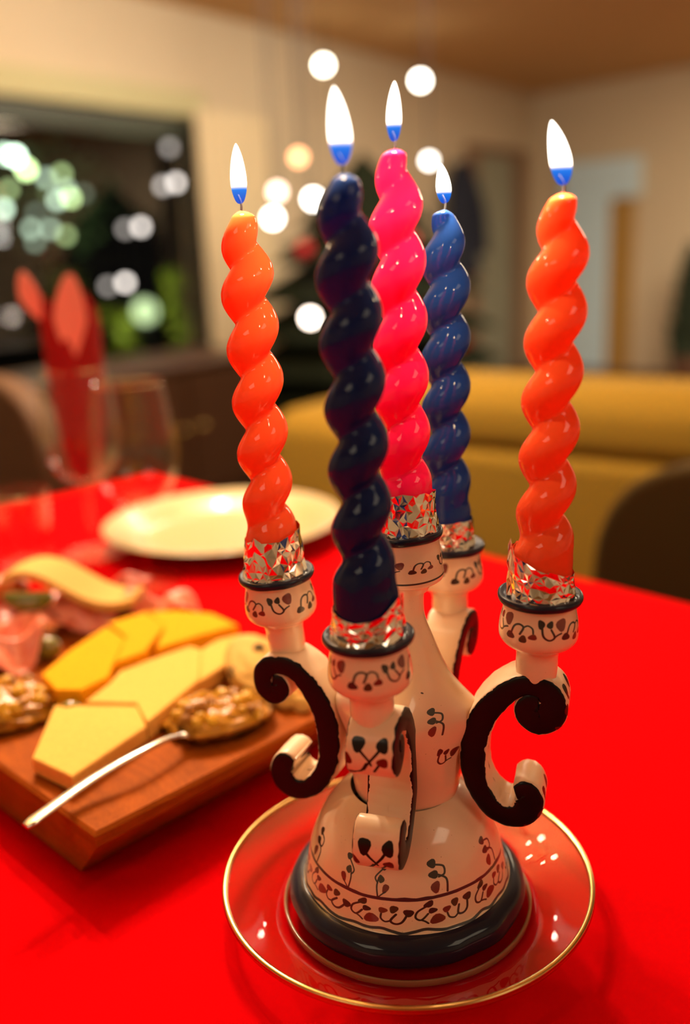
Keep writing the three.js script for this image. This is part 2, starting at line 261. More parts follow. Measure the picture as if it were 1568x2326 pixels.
{
  const ring = lathe(smooth2([[0.030, BASE_H], [0.052, BASE_H], [0.0575, 0.0062], [0.0590, 0.0100], [0.0578, 0.0148], [0.0540, 0.0182], [0.0505, 0.0188], [0.045, 0.0182]], 40), 128);
  wobble(ring, 0.0011, 60, 2);
  part('base_ring', ring, M.navyGlaze, candelabrum, 'dark navy foot ring');
  // dome
  const domePts = smooth2([[0.0500, 0.0160], [0.0520, 0.0166], [0.0521, 0.0180], [0.0506, 0.0200], [0.0492, 0.0255], [0.0470, 0.0350], [0.0440, 0.0435], [0.0398, 0.0520], [0.0340, 0.0595], [0.0285, 0.0640], [0.0262, 0.0655]], 60);
  const L = domePts.reduce((s, p, i) => s + (i ? Math.hypot(p[0] - domePts[i - 1][0], p[1] - domePts[i - 1][1]) : 0), 0);
  const vAt = (h) => { let i = domePts.findIndex((p, k) => k > 2 && p[1] >= h); return i / 60; };
  const domeMap = canvasTexture(2048, 512, (x, w, h) => {
    x.fillStyle = CREAM; x.fillRect(0, 0, w, h); speckle(x, w, h, 160);
    const Y = (hh) => h - vAt(hh) * h, px = w / (2 * Math.PI * 0.049);
    const wavy = (y0, amp, lw, f, c) => { x.strokeStyle = c; x.lineWidth = lw; x.beginPath(); for (let i = 0; i <= 300; i++) { const u = i / 300; x[i ? 'lineTo' : 'moveTo'](u * w, y0 + amp * (N3.noise(Math.cos(u * 6.283) * f, Math.sin(u * 6.283) * f, y0 * 0.1) * 1.6)); } x.stroke(); };
    const yTop = Y(0.0335), yLow = Y(0.0197);
    wavy(yTop, 5, 12, 2.4, NAVY); wavy(yTop - 1, 4, 9, 6, NAVY);
    wavy(yLow, 9, 11, 5, '#1c1a26');
    const mid = (yTop + yLow) / 2 + 2;
    for (let k = 0; k < 20; k++) at(x, (k + 0.4) / 20 * w, mid + rr(-5, 5), 7.6, rr(-0.5, 0.5) + (k % 2 ? 2.4 : 0) + 0.9, () => (k % 2 ? motifM : motifU)(x));
    for (const [u, dy, s, m, mir] of [[0.395, 8, 7.4, motifTwig, 1], [0.445, 8, 7.2, motifTwig, -1], [0.545, 8, 8.2, motifSprig, 1], [0.66, 10, 7.8, motifSprig, 1], [0.30, 8, 7.8, motifSprig, 1], [0.80, 8, 7.8, motifTwig, 1], [0.93, 8, 7.8, motifSprig, 1], [0.08, 8, 7.8, motifTwig, 1], [0.18, 8, 7.8, motifSprig, 1]])
      at(x, u * w, yTop - 5.9 * s - dy + 6, s * 1.18, 0, () => { x.scale(mir, 1); m(x); });
    void px; void L;
  });
  const dome = lathe(domePts, 128); wobble(dome, 0.0006, 45, 8);
  part('base_dome', dome, glazed(domeMap), candelabrum, 'cream dome painted with berries and navy bands');
  // column
  const colPts = smooth2([[0.0228, 0.062], [0.0250, 0.0648], [0.0262, 0.072], [0.0275, 0.084], [0.0276, 0.094], [0.0262, 0.106], [0.0232, 0.1165], [0.0175, 0.130], [0.0122, 0.143], [0.0090, 0.152], [0.0082, 0.1605], [0.0088, 0.1665], [0.0112, 0.1722]], 80);
  const colMap = canvasTexture(1024, 1024, (x, w, h) => {
    x.fillStyle = CREAM; x.fillRect(0, 0, w, h); speckle(x, w, h, 150);
    at(x, 0.575 * w, 0.60 * h, 8.4, 0.1, () => motifSprig(x)); at(x, 0.60 * w, 0.735 * h, 6.4, 0.35, () => motifU(x));
    for (const u of [0.33, 0.83, 0.08]) at(x, u * w, 0.64 * h, 8.4, 0.1, () => motifSprig(x));
    x.fillStyle = '#4a2a18'; x.beginPath(); x.ellipse(0.545 * w, 0.455 * h, 6, 3, 0.5, 0, 7); x.fill();
  });
  const col = lathe(colPts, 96); wobble(col, 0.0007, 40, 5);
  warp(col, (v) => {                                                  // swelling where the four arms are luted on, lean
    const q = Math.hypot(v.x, v.z), az = Math.atan2(v.z, v.x);
    for (const a of [16, 107, 204, 296]) { let d = az - a * Math.PI / 180; d = Math.atan2(Math.sin(d), Math.cos(d)); const k = Math.exp(-d * d / 0.16) * Math.exp(-Math.pow((v.y - 0.106) / 0.0125, 2)) * 0.0105; v.x += v.x / q * k; v.z += v.z / q * k; }
    v.x += lean(v.y);
  });
  part('column', col, glazed(colMap), candelabrum);
}
// curled strap arm: centre line in the radial plane (distance from the axis, height)
const armLine = [[0.0640, 0.1180], [0.0612, 0.1172], [0.0608, 0.1132], [0.0648, 0.1102], [0.0690, 0.1136], [0.0698, 0.1200], [0.0660, 0.1250], [0.0590, 0.1266], [0.0520, 0.1243], [0.0450, 0.1180], [0.0395, 0.1100], [0.0360, 0.1005], [0.0346, 0.0900], [0.0352, 0.0800], [0.0385, 0.0705], [0.0440, 0.0632], [0.0510, 0.0596], [0.0580, 0.0612], [0.0614, 0.0672], [0.0590, 0.0728], [0.0548, 0.0722]];
const armMap = canvasTexture(2048, 512, (x, w, h) => {
  x.fillStyle = CREAM; x.fillRect(0, 0, w, h); speckle(x, w, h, 90);
  x.fillStyle = '#0c0912';
  for (const [a, b] of [[0.166, 0.334], [0.666, 0.834]]) {            // the two narrow sides painted navy, their edges uneven
    x.beginPath();
    for (let i = 0; i <= 200; i++) x[i ? 'lineTo' : 'moveTo'](i / 200 * w, (1 - a) * h + 9 * N3.noise(i * 0.137, a * 9, 0.3) + 4 * N3.noise(i * 0.331, a * 9, 2) + rr(-1.5, 1.5));
    for (let i = 200; i >= 0; i--) x.lineTo(i / 200 * w, (1 - b) * h + 9 * N3.noise(i * 0.137, b * 9, 4) + 4 * N3.noise(i * 0.331, b * 9, 6) + rr(-1.5, 1.5));
    x.fill();
  }
  at(x, 0.148 * w, 0.5 * h, 10.5, Math.PI / 2, () => { x.scale(1, 1.25); motifFlap(x); });
  at(x, 0.915 * w, 0.5 * h, 10.5, Math.PI / 2, () => { x.scale(1, 1.25); motifFlap(x); });
});
function strap(angle, cx, cz, dr = 0, dh = 0, fill = 1, thick = 0.0053, wide = 0.0107) {
  const n = 170, curve = new THREE.SplineCurve(armLine.map(([a, b]) => V2(a + dr, b + dh))), c = curve.getSpacedPoints(n);
  const rad = V3(Math.cos(angle), 0, Math.sin(angle)), up = V3(0, 1, 0), bi = V3(-Math.sin(angle), 0, Math.cos(angle)), P = [], U = [], I = [];
  const sec = []; { // rounded rectangle, from the middle of the inner face round to it again
    const k = 0.0016, W = wide, T = thick, pts = [[-T, 0], [-T, W * 0.5], [-T, W - k], [-T + k * 0.3, W - k * 0.3], [-T + k, W], [0, W + 0.0003], [T - k, W], [T - k * 0.3, W - k * 0.3], [T, W - k], [T, W * 0.5], [T, 0], [T, -W * 0.5], [T, -W + k], [T - k * 0.3, -W + k * 0.3], [T - k, -W], [0, -W - 0.0003], [-T + k, -W], [-T + k * 0.3, -W + k * 0.3], [-T, -W + k], [-T, -W * 0.5], [-T, 0]];
    let l = 0; pts.forEach((p, i) => { if (i) l += Math.hypot(p[0] - pts[i - 1][0], p[1] - pts[i - 1][1]); sec.push([p[0], p[1], l]); }); sec.forEach((s) => { s[2] /= l; });
  }
  const m = sec.length;
  for (let i = 0; i <= n; i++) {
    const p = c[i], q = c[Math.min(i + 1, n)], o = c[Math.max(i - 1, 0)], t = V2(q.x - o.x, q.y - o.y).normalize(), s = i / n;
    const th = (1 + (fill - 1) * (1 - THREE.MathUtils.smoothstep(s, 0.10, 0.24))) * (1 + 0.28 * THREE.MathUtils.smoothstep(s, 0.80, 0.90)) * (1 + 0.22 * Math.sin(Math.PI * Math.min(1, Math.max(0, (s - 0.3) / 0.4)))) * (s < 0.03 ? 0.6 + s / 0.03 * 0.4 : s > 0.97 ? 0.55 + (1 - s) / 0.03 * 0.45 : 1);
    for (const [a, b, v] of sec) {
      const e = a * th + 0.0003 * N3.noise(s * 40, v * 9, angle), w = b * (1 + 0.035 * N3.noise(s * 9, angle, 1));
      const r = p.x + t.y * e, h = p.y - t.x * e;
      P.push(rad.x * r + bi.x * w + cx + lean(h), h, rad.z * r + bi.z * w + cz); U.push(s, v);
    }
  }
  for (let i = 0; i < n; i++) for (let j = 0; j < m - 1; j++) { const k = i * m + j; I.push(k, k + 1, k + m, k + 1, k + m + 1, k + m); }
  for (const i of [0, n]) { const k0 = P.length / 3; let x = 0, y = 0, z = 0; for (let j = 0; j < m - 1; j++) { const k = (i * m + j) * 3; x += P[k]; y += P[k + 1]; z += P[k + 2]; } P.push(x / (m - 1), y / (m - 1), z / (m - 1)); U.push(i / n, 0.25); for (let j = 0; j < m - 1; j++) i ? I.push(k0, i * m + j + 1, i * m + j) : I.push(k0, j, j + 1); }
  const g = new THREE.BufferGeometry(); g.setAttribute('position', new THREE.Float32BufferAttribute(P, 3)); g.setAttribute('uv', new THREE.Float32BufferAttribute(U, 2)); g.setIndex(I); g.computeVertexNormals();
  void up; return g;
}
const cupMap = canvasTexture(1024, 512, (x, w, h) => {
  x.fillStyle = CREAM; x.fillRect(0, 0, w, h); speckle(x, w, h, 60);
  for (let k = 0; k < 8; k++) at(x, (k + 0.5 + rr(-0.1, 0.1)) / 8 * w, h * 0.21 + (k % 2 ? 10 : -6), 9.8 + rr(-0.5, 0.6), rr(-0.15, 0.15), () => (k % 2 ? motifM : motifU)(x));
});
const topCupMap = canvasTexture(1024, 512, (x, w, h) => {
  x.fillStyle = CREAM; x.fillRect(0, 0, w, h); speckle(x, w, h, 60);
  for (let k = 0; k < 7; k++) at(x, (k + 0.45) / 7 * w, h * 0.36, 9, 0, () => (k % 2 ? motifM : motifU)(x));
  x.strokeStyle = INK; x.lineWidth = 13; x.beginPath(); x.moveTo(0, h * 0.60); x.lineTo(w, h * 0.59); x.stroke();
});
const cupM = glazed(cupMap), topCupM = glazed(topCupMap);
function rimGeo(s) {
  const g = lathe(smooth2([[0.0100, -0.0080], [0.0120, -0.0040], [0.0128, -0.0018], [0.0150, -0.0010], [0.0178, -0.0002], [0.0190, -0.0006], [0.0194, -0.0020], [0.0186, -0.0036], [0.0165, -0.0044], [0.0140, -0.0046]], 36).map(([r, y]) => [r * s, y]), 72);
  return warp(g, (v) => { v.y += 0.0007 * N3.noise(v.x * 70, v.z * 70, s * 31); });
}
// cups: [x, height of the rim, z] from the axis, turn of the painting, tilt about z and x
const CUPS = { front: [-0.0158, 0.1675, 0.0525, 0.2, 0.02, 0.02], left: [-0.0580, 0.1685, -0.0270, 1.3, 0.075, 0.03], right: [0.0617, 0.1693, 0.0195, 2.9, -0.03, 0.03], back: [0.0310, 0.168, -0.0630, 0.7, 0, 0] };
const ARM_ANGLE = { front: 107, left: 204, right: 16, back: 296 };
for (const k of ['front', 'right', 'left', 'back']) {
  const [x, h, z, turn, tz, tx] = CUPS[k];
  const a = ARM_ANGLE[k] * Math.PI / 180, R = Math.hypot(x - lean(h), z);
  const arm = part('scroll_arm', strap(a, 0, 0, R - (k === 'left' ? 0.0650 : 0.0625), k === 'left' ? -0.0035 : 0, k === 'right' ? 1.45 : 1.08), glazed(armMap, { clearcoat: 0.25, clearcoatRoughness: 0.2, specularIntensity: 0.25 }), candelabrum);
  const cg = lathe(smooth2([[0.0088, -0.0445], [0.0092, -0.0400], [0.0094, -0.0350], [0.0094, -0.0300], [0.0108, -0.0262], [0.0150, -0.0238], [0.0171, -0.0212], [0.0176, -0.0180], [0.0172, -0.0130], [0.0160, -0.0070], [0.0154, -0.0030]], 60), 72);
  const cup = part('candle_cup', cg, cupM, candelabrum); cup.position.set(x, h, z); cup.rotation.set(tx, turn, tz, 'ZXY');
  part('cup_rim', rimGeo(k === 'front' ? 0.985 : 0.965), M.navyGlaze, cup, 'dark navy cup rim');
  void arm;
}
{
  const cup = part('candle_cup', lathe(smooth2([[0.0085, -0.0300], [0.0105, -0.0265], [0.0150, -0.0245], [0.0162, -0.0225], [0.0160, -0.0190], [0.0158, -0.0130], [0.0151, -0.0070], [0.0150, -0.0030]], 50), 72), topCupM, candelabrum);
  cup.position.set(0.0040, 0.1952, 0); cup.rotation.set(0.02, 2.2, 0.05, 'ZXY');
  part('cup_rim', rimGeo(0.875), M.navyGlaze, cup, 'dark navy cup rim');
}

// ---------------------------------------------------------------- twisted candles with foil collars
const PITCH = 0.0243;
function candle(cfg) {
  const { base, tip, rimY, color, notch, label, flameTip, baseR = 0.013, rMax = 0.0125, rMin = 0.0062, foil } = cfg;
  const t = thing('twisted_candle', label, 'candle', base);
  const axis = V3(tip[0] - base[0], tip[1] - base[1], tip[2] - base[2]), L = axis.length(), down = 0.010;
  const sx = axis.x / axis.y, sz = axis.z / axis.y, H = axis.y;
  const nz = Math.round((H + down) / 0.00085), na = 72, P = [], I = [], U = [];
  for (let j = 0; j <= nz; j++) {
    const y = -down + (H + down) * j / nz, world = base[1] + y;
    const k = THREE.MathUtils.smoothstep(y, 0.018, 0.040);            // plain foot, then the thread
    const top = Math.max(0, (y - (H - 0.030)) / 0.030), cap = 1 - 0.60 * Math.pow(top, 1.7);
    const end = Math.min(1, Math.sqrt(Math.max(0, (H - y) / 0.0022)));
    for (let i = 0; i <= na; i++) {
      const a = i / na * 2 * Math.PI, u = (world - notch) / PITCH - a / (2 * Math.PI), s = Math.sqrt(Math.pow(Math.sin(Math.PI * u), 2) + 0.02);
      const thread = rMin + (rMax - rMin) * Math.min(1, Math.pow(s, 0.95)), r = (baseR * (1 - k) + thread * k) * cap * end;
      P.push(r * Math.cos(a) + sx * y, y, -r * Math.sin(a) + sz * y); U.push(i / na, j / nz);
    }
  }
  for (let j = 0; j < nz; j++) for (let i = 0; i < na; i++) { const q = j * (na + 1) + i; I.push(q, q + 1, q + na + 1, q + 1, q + na + 2, q + na + 1); }
  let g = new THREE.BufferGeometry(); g.setAttribute('position', new THREE.Float32BufferAttribute(P, 3)); g.setIndex(I); g = mergeVertices(g, 1e-6); g.computeVertexNormals();
  part('wax', g, color, t);
  // wick, flame and its light
  const f0 = V3(tip[0] - base[0], H + 0.0008, tip[2] - base[2]), f1 = V3(flameTip[0] - base[0], flameTip[1] - base[1], flameTip[2] - base[2]), FL = f1.distanceTo(f0), W = cfg.flameWidth ?? 0.0034;
  part('wick', tube([[f0.x, H - 0.003, f0.z], [f0.x + 0.0004, H + 0.003, f0.z], [f0.x + (f1.x - f0.x) * 0.2 - 0.0008, H + 0.0066, f0.z]], 0.0006, 10, 6), M.wick, t);
  const fp = [[0, 0.0], [0.35, 0.02], [0.62, 0.08], [0.88, 0.2], [1, 0.36], [0.93, 0.54], [0.7, 0.74], [0.4, 0.89], [0.16, 0.97], [0, 1]];
  const fg = new THREE.LatheGeometry(smooth2(fp, 26).map(([r, y]) => V2(r * W, y)), 16); { const uv = fg.attributes.uv, p = fg.attributes.position; for (let i = 0; i < uv.count; i++) uv.setXY(i, 0.5, p.getY(i)); }
  const d = f1.clone().sub(f0);
  warp(fg, (v) => { const s = v.y, bend = Math.pow(s, 1.6); v.x += f0.x + d.x * bend; v.z += f0.z + d.z * bend; v.y = f0.y + 0.0018 + (d.y - 0.0018) * s; });
  part('flame', fg, M.flame, t);
  pointLamp(new THREE.Color(1, 0.74, 0.42), FLAME_POWER, [f0.x + d.x * 0.3, f0.y + d.y * 0.42, f0.z + d.z * 0.3], 0.003, t);
  void L; void FL;
  // foil collar: crumpled sheet round the foot of the candle, its upper edge torn
  const ft = single('foil_collar', foilGeo(foil, baseR), M.foil, cfg.foilLabel, 'foil', [base[0], rimY, base[2]]);
  void ft;
}
function foilGeo({ top, spread = 0.0012, seed: z = 1, lo = -0.0035 }, baseR) {
  const na = 26, nh = 6, G = [], P = [];
  for (let j = 0; j <= nh; j++) for (let i = 0; i < na; i++) {
    const v0 = j / nh, a = (i + 0.5 * (j % 2) + rr(-0.32, 0.32)) / na * 2 * Math.PI, v = Math.min(1, Math.max(0, v0 + (j > 0 && j < nh ? rr(-0.06, 0.06) : 0)));
    const T = top(a) + (j === nh ? rr(-0.0007, 0.0007) : 0), y = lo + (T - lo) * v, amp = 0.0010 + 0.0006 * (1 - v);
    const r = baseR + 0.0005 + spread * (1 - v) * 0.6 + rr(0, 1) * amp + (v < 0.25 ? rr(0, 0.0007) : 0);
    G.push([r * Math.cos(a), y, r * Math.sin(a)]);
  }
  void z;
  const tri = (a, b, c) => {                                          // each facet dented a little at its middle
    const A = G[a], B = G[b], C = G[c], m = [0, 1, 2].map((k) => (A[k] + B[k] + C[k]) / 3), d = 1 + rr(-0.012, 0.022) ; m[0] *= d; m[2] *= d;
    P.push(...A, ...B, ...m, ...B, ...C, ...m, ...C, ...A, ...m);
  };
  for (let j = 0; j < nh; j++) for (let i = 0; i < na; i++) { const i2 = (i + 1) % na, p = j * na + i, q = j * na + i2, r = p + na, w = q + na; if (j % 2 === 0) { tri(p, r, q); tri(q, r, w); } else { tri(p, r, w); tri(p, w, q); } }
  const g = new THREE.BufferGeometry(); g.setAttribute('position', new THREE.Float32BufferAttribute(P, 3)); g.computeVertexNormals(); return g;
}
const wax = (r, g, b, through) => mat([r, g, b], 1, { specularIntensity: 0.05, clearcoat: 1, clearcoatRoughness: 0.04, transmission: through, thickness: 0 });
const ORANGE = wax(0.95, 0.125, 0.032, 0.35), PINK = wax(0.95, 0.010, 0.13, 0.35), BLUE = wax(0.009, 0.034, 0.145, 0.6), BLUE2 = wax(0.010, 0.055, 0.28, 0.5);
// azimuth a: cos a towards the right, sin a towards the viewer
candle({ base: [0.0046, 0.940, 0], tip: [0.0036, 1.1070, 0], rimY: 0.9452, notch: 1.051, color: PINK, baseR: 0.0122, rMax: 0.0119, flameTip: [0.0044, 1.1325, 0], flameWidth: 0.0031, label: 'hot pink twisted candle, the tallest, in the middle cup', foilLabel: 'crumpled silver foil round the foot of the pink candle', foil: { seed: 1, top: (a) => 0.0172 + 0.001 * Math.sin(a) } });
candle({ base: [0.0618, 0.915, 0.0195], tip: [0.0683, 1.0862, 0.0195], rimY: 0.9193, notch: 1.053, color: ORANGE, baseR: 0.0130, flameTip: [0.0635, 1.113, 0.0195], flameWidth: 0.0044, label: 'orange twisted candle in the right-hand cup', foilLabel: 'crumpled silver foil with a slanting edge under the right orange candle', foil: { seed: 2, spread: 0.0016, top: (a) => 0.0150 - 0.0052 * Math.cos(a) + 0.006 * Math.exp(-Math.pow((a - 3.05) / 0.16, 2)) - 0.002 * Math.sin(a) } });
candle({ base: [-0.0585, 0.915, -0.027], tip: [-0.0633, 1.0868, -0.027], rimY: 0.9185, notch: 0.976, color: ORANGE, baseR: 0.0126, flameTip: [-0.0634, 1.1146, -0.027], flameWidth: 0.0036, label: 'orange twisted candle in the left-hand cup', foilLabel: 'crumpled silver foil with a pointed fold under the left orange candle', foil: { seed: 3, spread: 0.0026, top: (a) => 0.0196 + 0.003 * Math.cos(a) + 0.0035 * Math.exp(-Math.pow((a - 2.2) / 0.2, 2)) - 0.002 * Math.sin(a) } });
candle({ base: [-0.0158, 0.915, 0.0525], tip: [-0.0186, 1.0945, 0.0525], rimY: 0.9175, notch: 1.033, color: BLUE, baseR: 0.0134, rMax: 0.0122, flameTip: [-0.0204, 1.1234, 0.0525], flameWidth: 0.0042, label: 'navy blue twisted candle in the front cup, nearest the viewer', foilLabel: 'crumpled silver foil torn low in front under the front navy candle', foil: { seed: 4, spread: 0.0014, top: (a) => 0.0088 + 0.009 * Math.exp(-Math.pow((a - 0.35) / 0.75, 2)) + 0.003 * Math.exp(-Math.pow((a - 3.1) / 0.5, 2)) } });
candle({ base: [0.0298, 0.915, -0.063], tip: [0.0310, 1.0848, -0.063], rimY: 0.918, notch: 1.037, color: BLUE2, baseR: 0.0126, flameTip: [0.0296, 1.1057, -0.063], flameWidth: 0.0037, label: 'blue twisted candle in the rear cup, farthest from the viewer', foilLabel: 'crumpled silver foil under the rear blue candle', foil: { seed: 5, top: (a) => 0.0135 } });

// ---------------------------------------------------------------- board with cheese, ham and relish
const BT = 0.785;                                                     // top of the board
{
  const e1 = [-0.709, -0.705], e2 = [0.703, -0.711], c0 = [-0.1584, -0.0132], A = 0.37, B = 0.215;
  const t = thing('cutting_board', 'thick brown wooden serving board with undercut edge, laden with cheese and ham', 'board', [c0[0], TY, c0[1]]);
  const P = (a, b, y) => [e1[0] * a + e2[0] * b, y, e1[1] * a + e2[1] * b];
  const quad = (p, su, sv) => { const g = new THREE.BufferGeometry(); g.setAttribute('position', new THREE.Float32BufferAttribute([...p[0], ...p[1], ...p[2], ...p[0], ...p[2], ...p[3]], 3)); g.setAttribute('uv', new THREE.Float32BufferAttribute([0, 0, su, 0, su, sv, 0, 0, su, sv, 0, sv], 2)); g.computeVertexNormals(); return g; };
  const h = BT - TY, u = 0.024, k = 0.002;                           // undercut, small chamfer
  const T = [[k, k], [A - k, k], [A - k, B - k], [k, B - k]], M1 = [[0, 0], [A, 0], [A, B], [0, B]], L = [[u, 0.002], [A - 0.002, 0.002], [A - 0.002, B - 0.002], [u, B - 0.002]].map(([a, b]) => [a, b]);
  const ring = (R, y) => R.map(([a, b]) => P(a, b, y));
  const t0 = ring(T, h), t1 = ring(M1, h - k), t2 = ring(M1.map(([a, b]) => [a, b]), h - 0.008), t3 = ring(L, 0.0006), gs = [quad([t0[0], t0[1], t0[2], t0[3]], A * 3, B * 5)];
  for (const [a, b] of [[t0, t1], [t1, t2], [t2, t3]]) for (let i = 0; i < 4; i++) { const j = (i + 1) % 4; gs.push(quad([b[i], b[j], a[j], a[i]], 1, 0.16)); }
  gs.push(quad([t3[3], t3[2], t3[1], t3[0]], 1, 0.6));
  part('board_block', merge(gs), M.wood, t);
}
const cheeseSpots = noiseTexture(128, (u, v) => { const n = tileNoise(u, v, 3, 1) * 0.05 + tileNoise(u, v, 14, 4) * 0.03; return [0.98 + n, 0.95 + n, 0.86 + n]; });
const paleCheese = mat([0.84, 0.51, 0.15], 0.8, { specularIntensity: 0.12, map: cheeseSpots }), goldCheese = mat([0.86, 0.40, 0.012], 0.8, { specularIntensity: 0.1, map: cheeseSpots }), softCheese = mat([0.66, 0.44, 0.16], 0.8, { specularIntensity: 0.2, map: cheeseSpots });
function slabOf(pts, h, bevel = 0.0015) {                             // flat slice with a rounded edge, outline in x, z about its middle
  const cx = pts.reduce((s, p) => s + p[0], 0) / pts.length, cz = pts.reduce((s, p) => s + p[1], 0) / pts.length;
  const g = new THREE.ExtrudeGeometry(new THREE.Shape(pts.map(([x, z]) => V2((x - cx) * 0.97, -(z - cz) * 0.97))), { depth: h - 2 * bevel, bevelThickness: bevel, bevelSize: bevel, bevelSegments: 3 });
  g.rotateX(-Math.PI / 2); g.translate(0, bevel, 0); { const uv = g.attributes.uv; for (let i = 0; i < uv.count; i++) uv.setXY(i, uv.getX(i) * 20, uv.getY(i) * 20); }
  return [g, cx, cz];
}
function slice(name, pts, y, h, m, label, category, group, tilt = [0, 0]) {
  const [g, cx, cz] = slabOf(pts, h); const o = single(name, g, m, label, category, [cx, y, cz], group); o.rotation.set(tilt[0], 0, tilt[1]); return o;
}
slice('cheese_slice', [[-0.2072, -0.0739], [-0.1792, -0.0519], [-0.1492, -0.1061], [-0.1600, -0.1340], [-0.1930, -0.1373], [-0.2132, -0.1392]], BT + 0.0008, 0.0105, paleCheese, 'pale cheese slice at the front of the board, its corner pointing at the viewer', 'cheese', 'pale cheese slices');
slice('cheese_slice', [[-0.1930, -0.1390], [-0.1836, -0.1635], [-0.1807, -0.1835], [-0.1397, -0.2223], [-0.1300, -0.2151], [-0.1252, -0.1640], [-0.1478, -0.1075], [-0.1590, -0.1340]], BT + 0.0008, 0.0125, paleCheese, 'large pale cheese slice right behind the front one', 'cheese', 'pale cheese slices');
slice('cheese_slice', [[-0.1290, -0.2174], [-0.1189, -0.2354], [-0.1040, -0.2400], [-0.1100, -0.1900], [-0.1240, -0.1640]], BT + 0.0008, 0.0115, paleCheese, 'small pale cheese slice between the large pale slice and the soft cheese', 'cheese', 'pale cheese slices');
slice('yellow_cheese', [[-0.2313, -0.1752], [-0.2219, -0.2158], [-0.2067, -0.2572], [-0.1880, -0.2320], [-0.1860, -0.1660], [-0.1985, -0.1480], [-0.2145, -0.1500]], BT + 0.0008, 0.0165, goldCheese, 'deep yellow cheese slice at the near left end of its row', 'cheese', 'deep yellow cheese slices');
slice('yellow_cheese', [[-0.2045, -0.2592], [-0.1817, -0.2783], [-0.1620, -0.2480], [-0.1680, -0.2010], [-0.1835, -0.1850], [-0.1850, -0.2300]], BT + 0.0008, 0.0185, goldCheese, 'deep yellow cheese slice in the middle of its row', 'cheese', 'deep yellow cheese slices');
slice('yellow_cheese', [[-0.1797, -0.2813], [-0.1573, -0.2805], [-0.1288, -0.2707], [-0.1071, -0.2456], [-0.1360, -0.2270], [-0.1600, -0.2080], [-0.1600, -0.2480]], BT + 0.0008, 0.0175, goldCheese, 'deep yellow cheese slice at the far right end of its row', 'cheese', 'deep yellow cheese slices');
{ // soft cheese with mould
  const g = new THREE.SphereGeometry(1, 40, 28); warp(g, (v) => { const n = 1 + 0.16 * N3.noise(v.x * 2, v.y * 2, v.z * 2 + 4) + 0.06 * N3.noise(v.x * 7, v.y * 7, v.z * 7); v.multiplyScalar(n); v.set(v.x * 0.019, Math.max(v.y * 0.015, -0.012), v.z * 0.040); });
  const t = thing('soft_cheese', 'lump of creamy soft cheese with dark blue mould at the right of the pale slices', 'cheese', [-0.0905, BT + 0.0128, -0.186]); t.rotation.y = 0.2;
  part('paste', g, softCheese, t);
  const mould = mat([0.06, 0.06, 0.035], 0.9);
  for (const [x, y, z, s] of [[-0.006, -0.004, 0.036, 0.006], [0.005, -0.006, 0.038, 0.0055], [0.014, 0.002, 0.020, 0.004], [-0.014, 0.004, 0.018, 0.004], [0.004, 0.0135, 0.008, 0.004]]) { const q = part('mould_patch', new THREE.IcosahedronGeometry(s, 2), mould, t); warp(q.geometry, (v) => v.multiplyScalar(1 + 0.3 * N3.noise(v.x * 300, v.y * 300, v.z * 300 + x * 900))); q.position.set(x, y, z); }
}
for (const [x, z, s, l] of [[-0.0655, -0.1460, 0.0078, 'larger crumb of soft cheese at the right end of the board'], [-0.0560, -0.1400, 0.0055, 'smaller crumb of soft cheese at the right end of the board']]) {
  const g = new THREE.IcosahedronGeometry(s, 4); warp(g, (v) => { v.multiplyScalar(1 + 0.3 * N3.noise(v.x * 160, v.y * 160, v.z * 160 + x * 99)); v.y = Math.max(v.y, -s * 0.75); });
  single('cheese_crumb', g, softCheese, l, 'cheese', [x, BT + s * 0.76, z]);
}
// relish: mounds of chunky golden chutney
function relish(name, label, x, z, rx, ry, rz, turn, s, y0 = BT) {
  const t = thing(name, label, 'relish', [x, y0, z]); t.rotation.y = turn;
  const m = mat([0.42, 0.18, 0.014], 0.25, { specularIntensity: 0.5 }), m2 = mat([0.60, 0.32, 0.02], 0.35, { specularIntensity: 0.5 }), m3 = mat([0.30, 0.12, 0.012], 0.4, { specularIntensity: 0.5 });
  const g = new THREE.SphereGeometry(1, 48, 32); warp(g, (v) => { const n = 1 + 0.2 * N3.noise(v.x * 4 + s, v.y * 4, v.z * 4) + 0.1 * N3.noise(v.x * 11, v.y * 11, v.z * 11 + s); v.set(v.x * rx * n, Math.max(0, v.y) * ry * n + 0.0005, v.z * rz * n); });
  part('chutney', g, m, t);
  for (let i = 0; i < 26; i++) { const a = rnd() * 6.28, q = Math.sqrt(rnd()) * 0.86, k = rr(0.0028, 0.0052), c = new THREE.IcosahedronGeometry(k, 2); warp(c, (v) => v.multiplyScalar(1 + 0.4 * N3.noise(v.x * 200 + i, v.y * 200, v.z * 200))); const o = part('fruit_piece', c, i % 3 ? m2 : m3, t); o.position.set(Math.cos(a) * q * rx, ry * Math.sqrt(1 - q * q) * 0.95 + 0.0006, Math.sin(a) * q * rz); }
  return t;
}
relish('relish', 'spoonful of chunky golden chutney beside the front cheese slices', -0.1085, -0.1270, 0.033, 0.012, 0.026, 0.3, 3, BT + 0.0025);
relish('relish', 'heap of glossy golden chutney at the left edge of the picture', -0.2520, -0.1530, 0.036, 0.017, 0.030, -0.5, 11, BT + 0.0012);
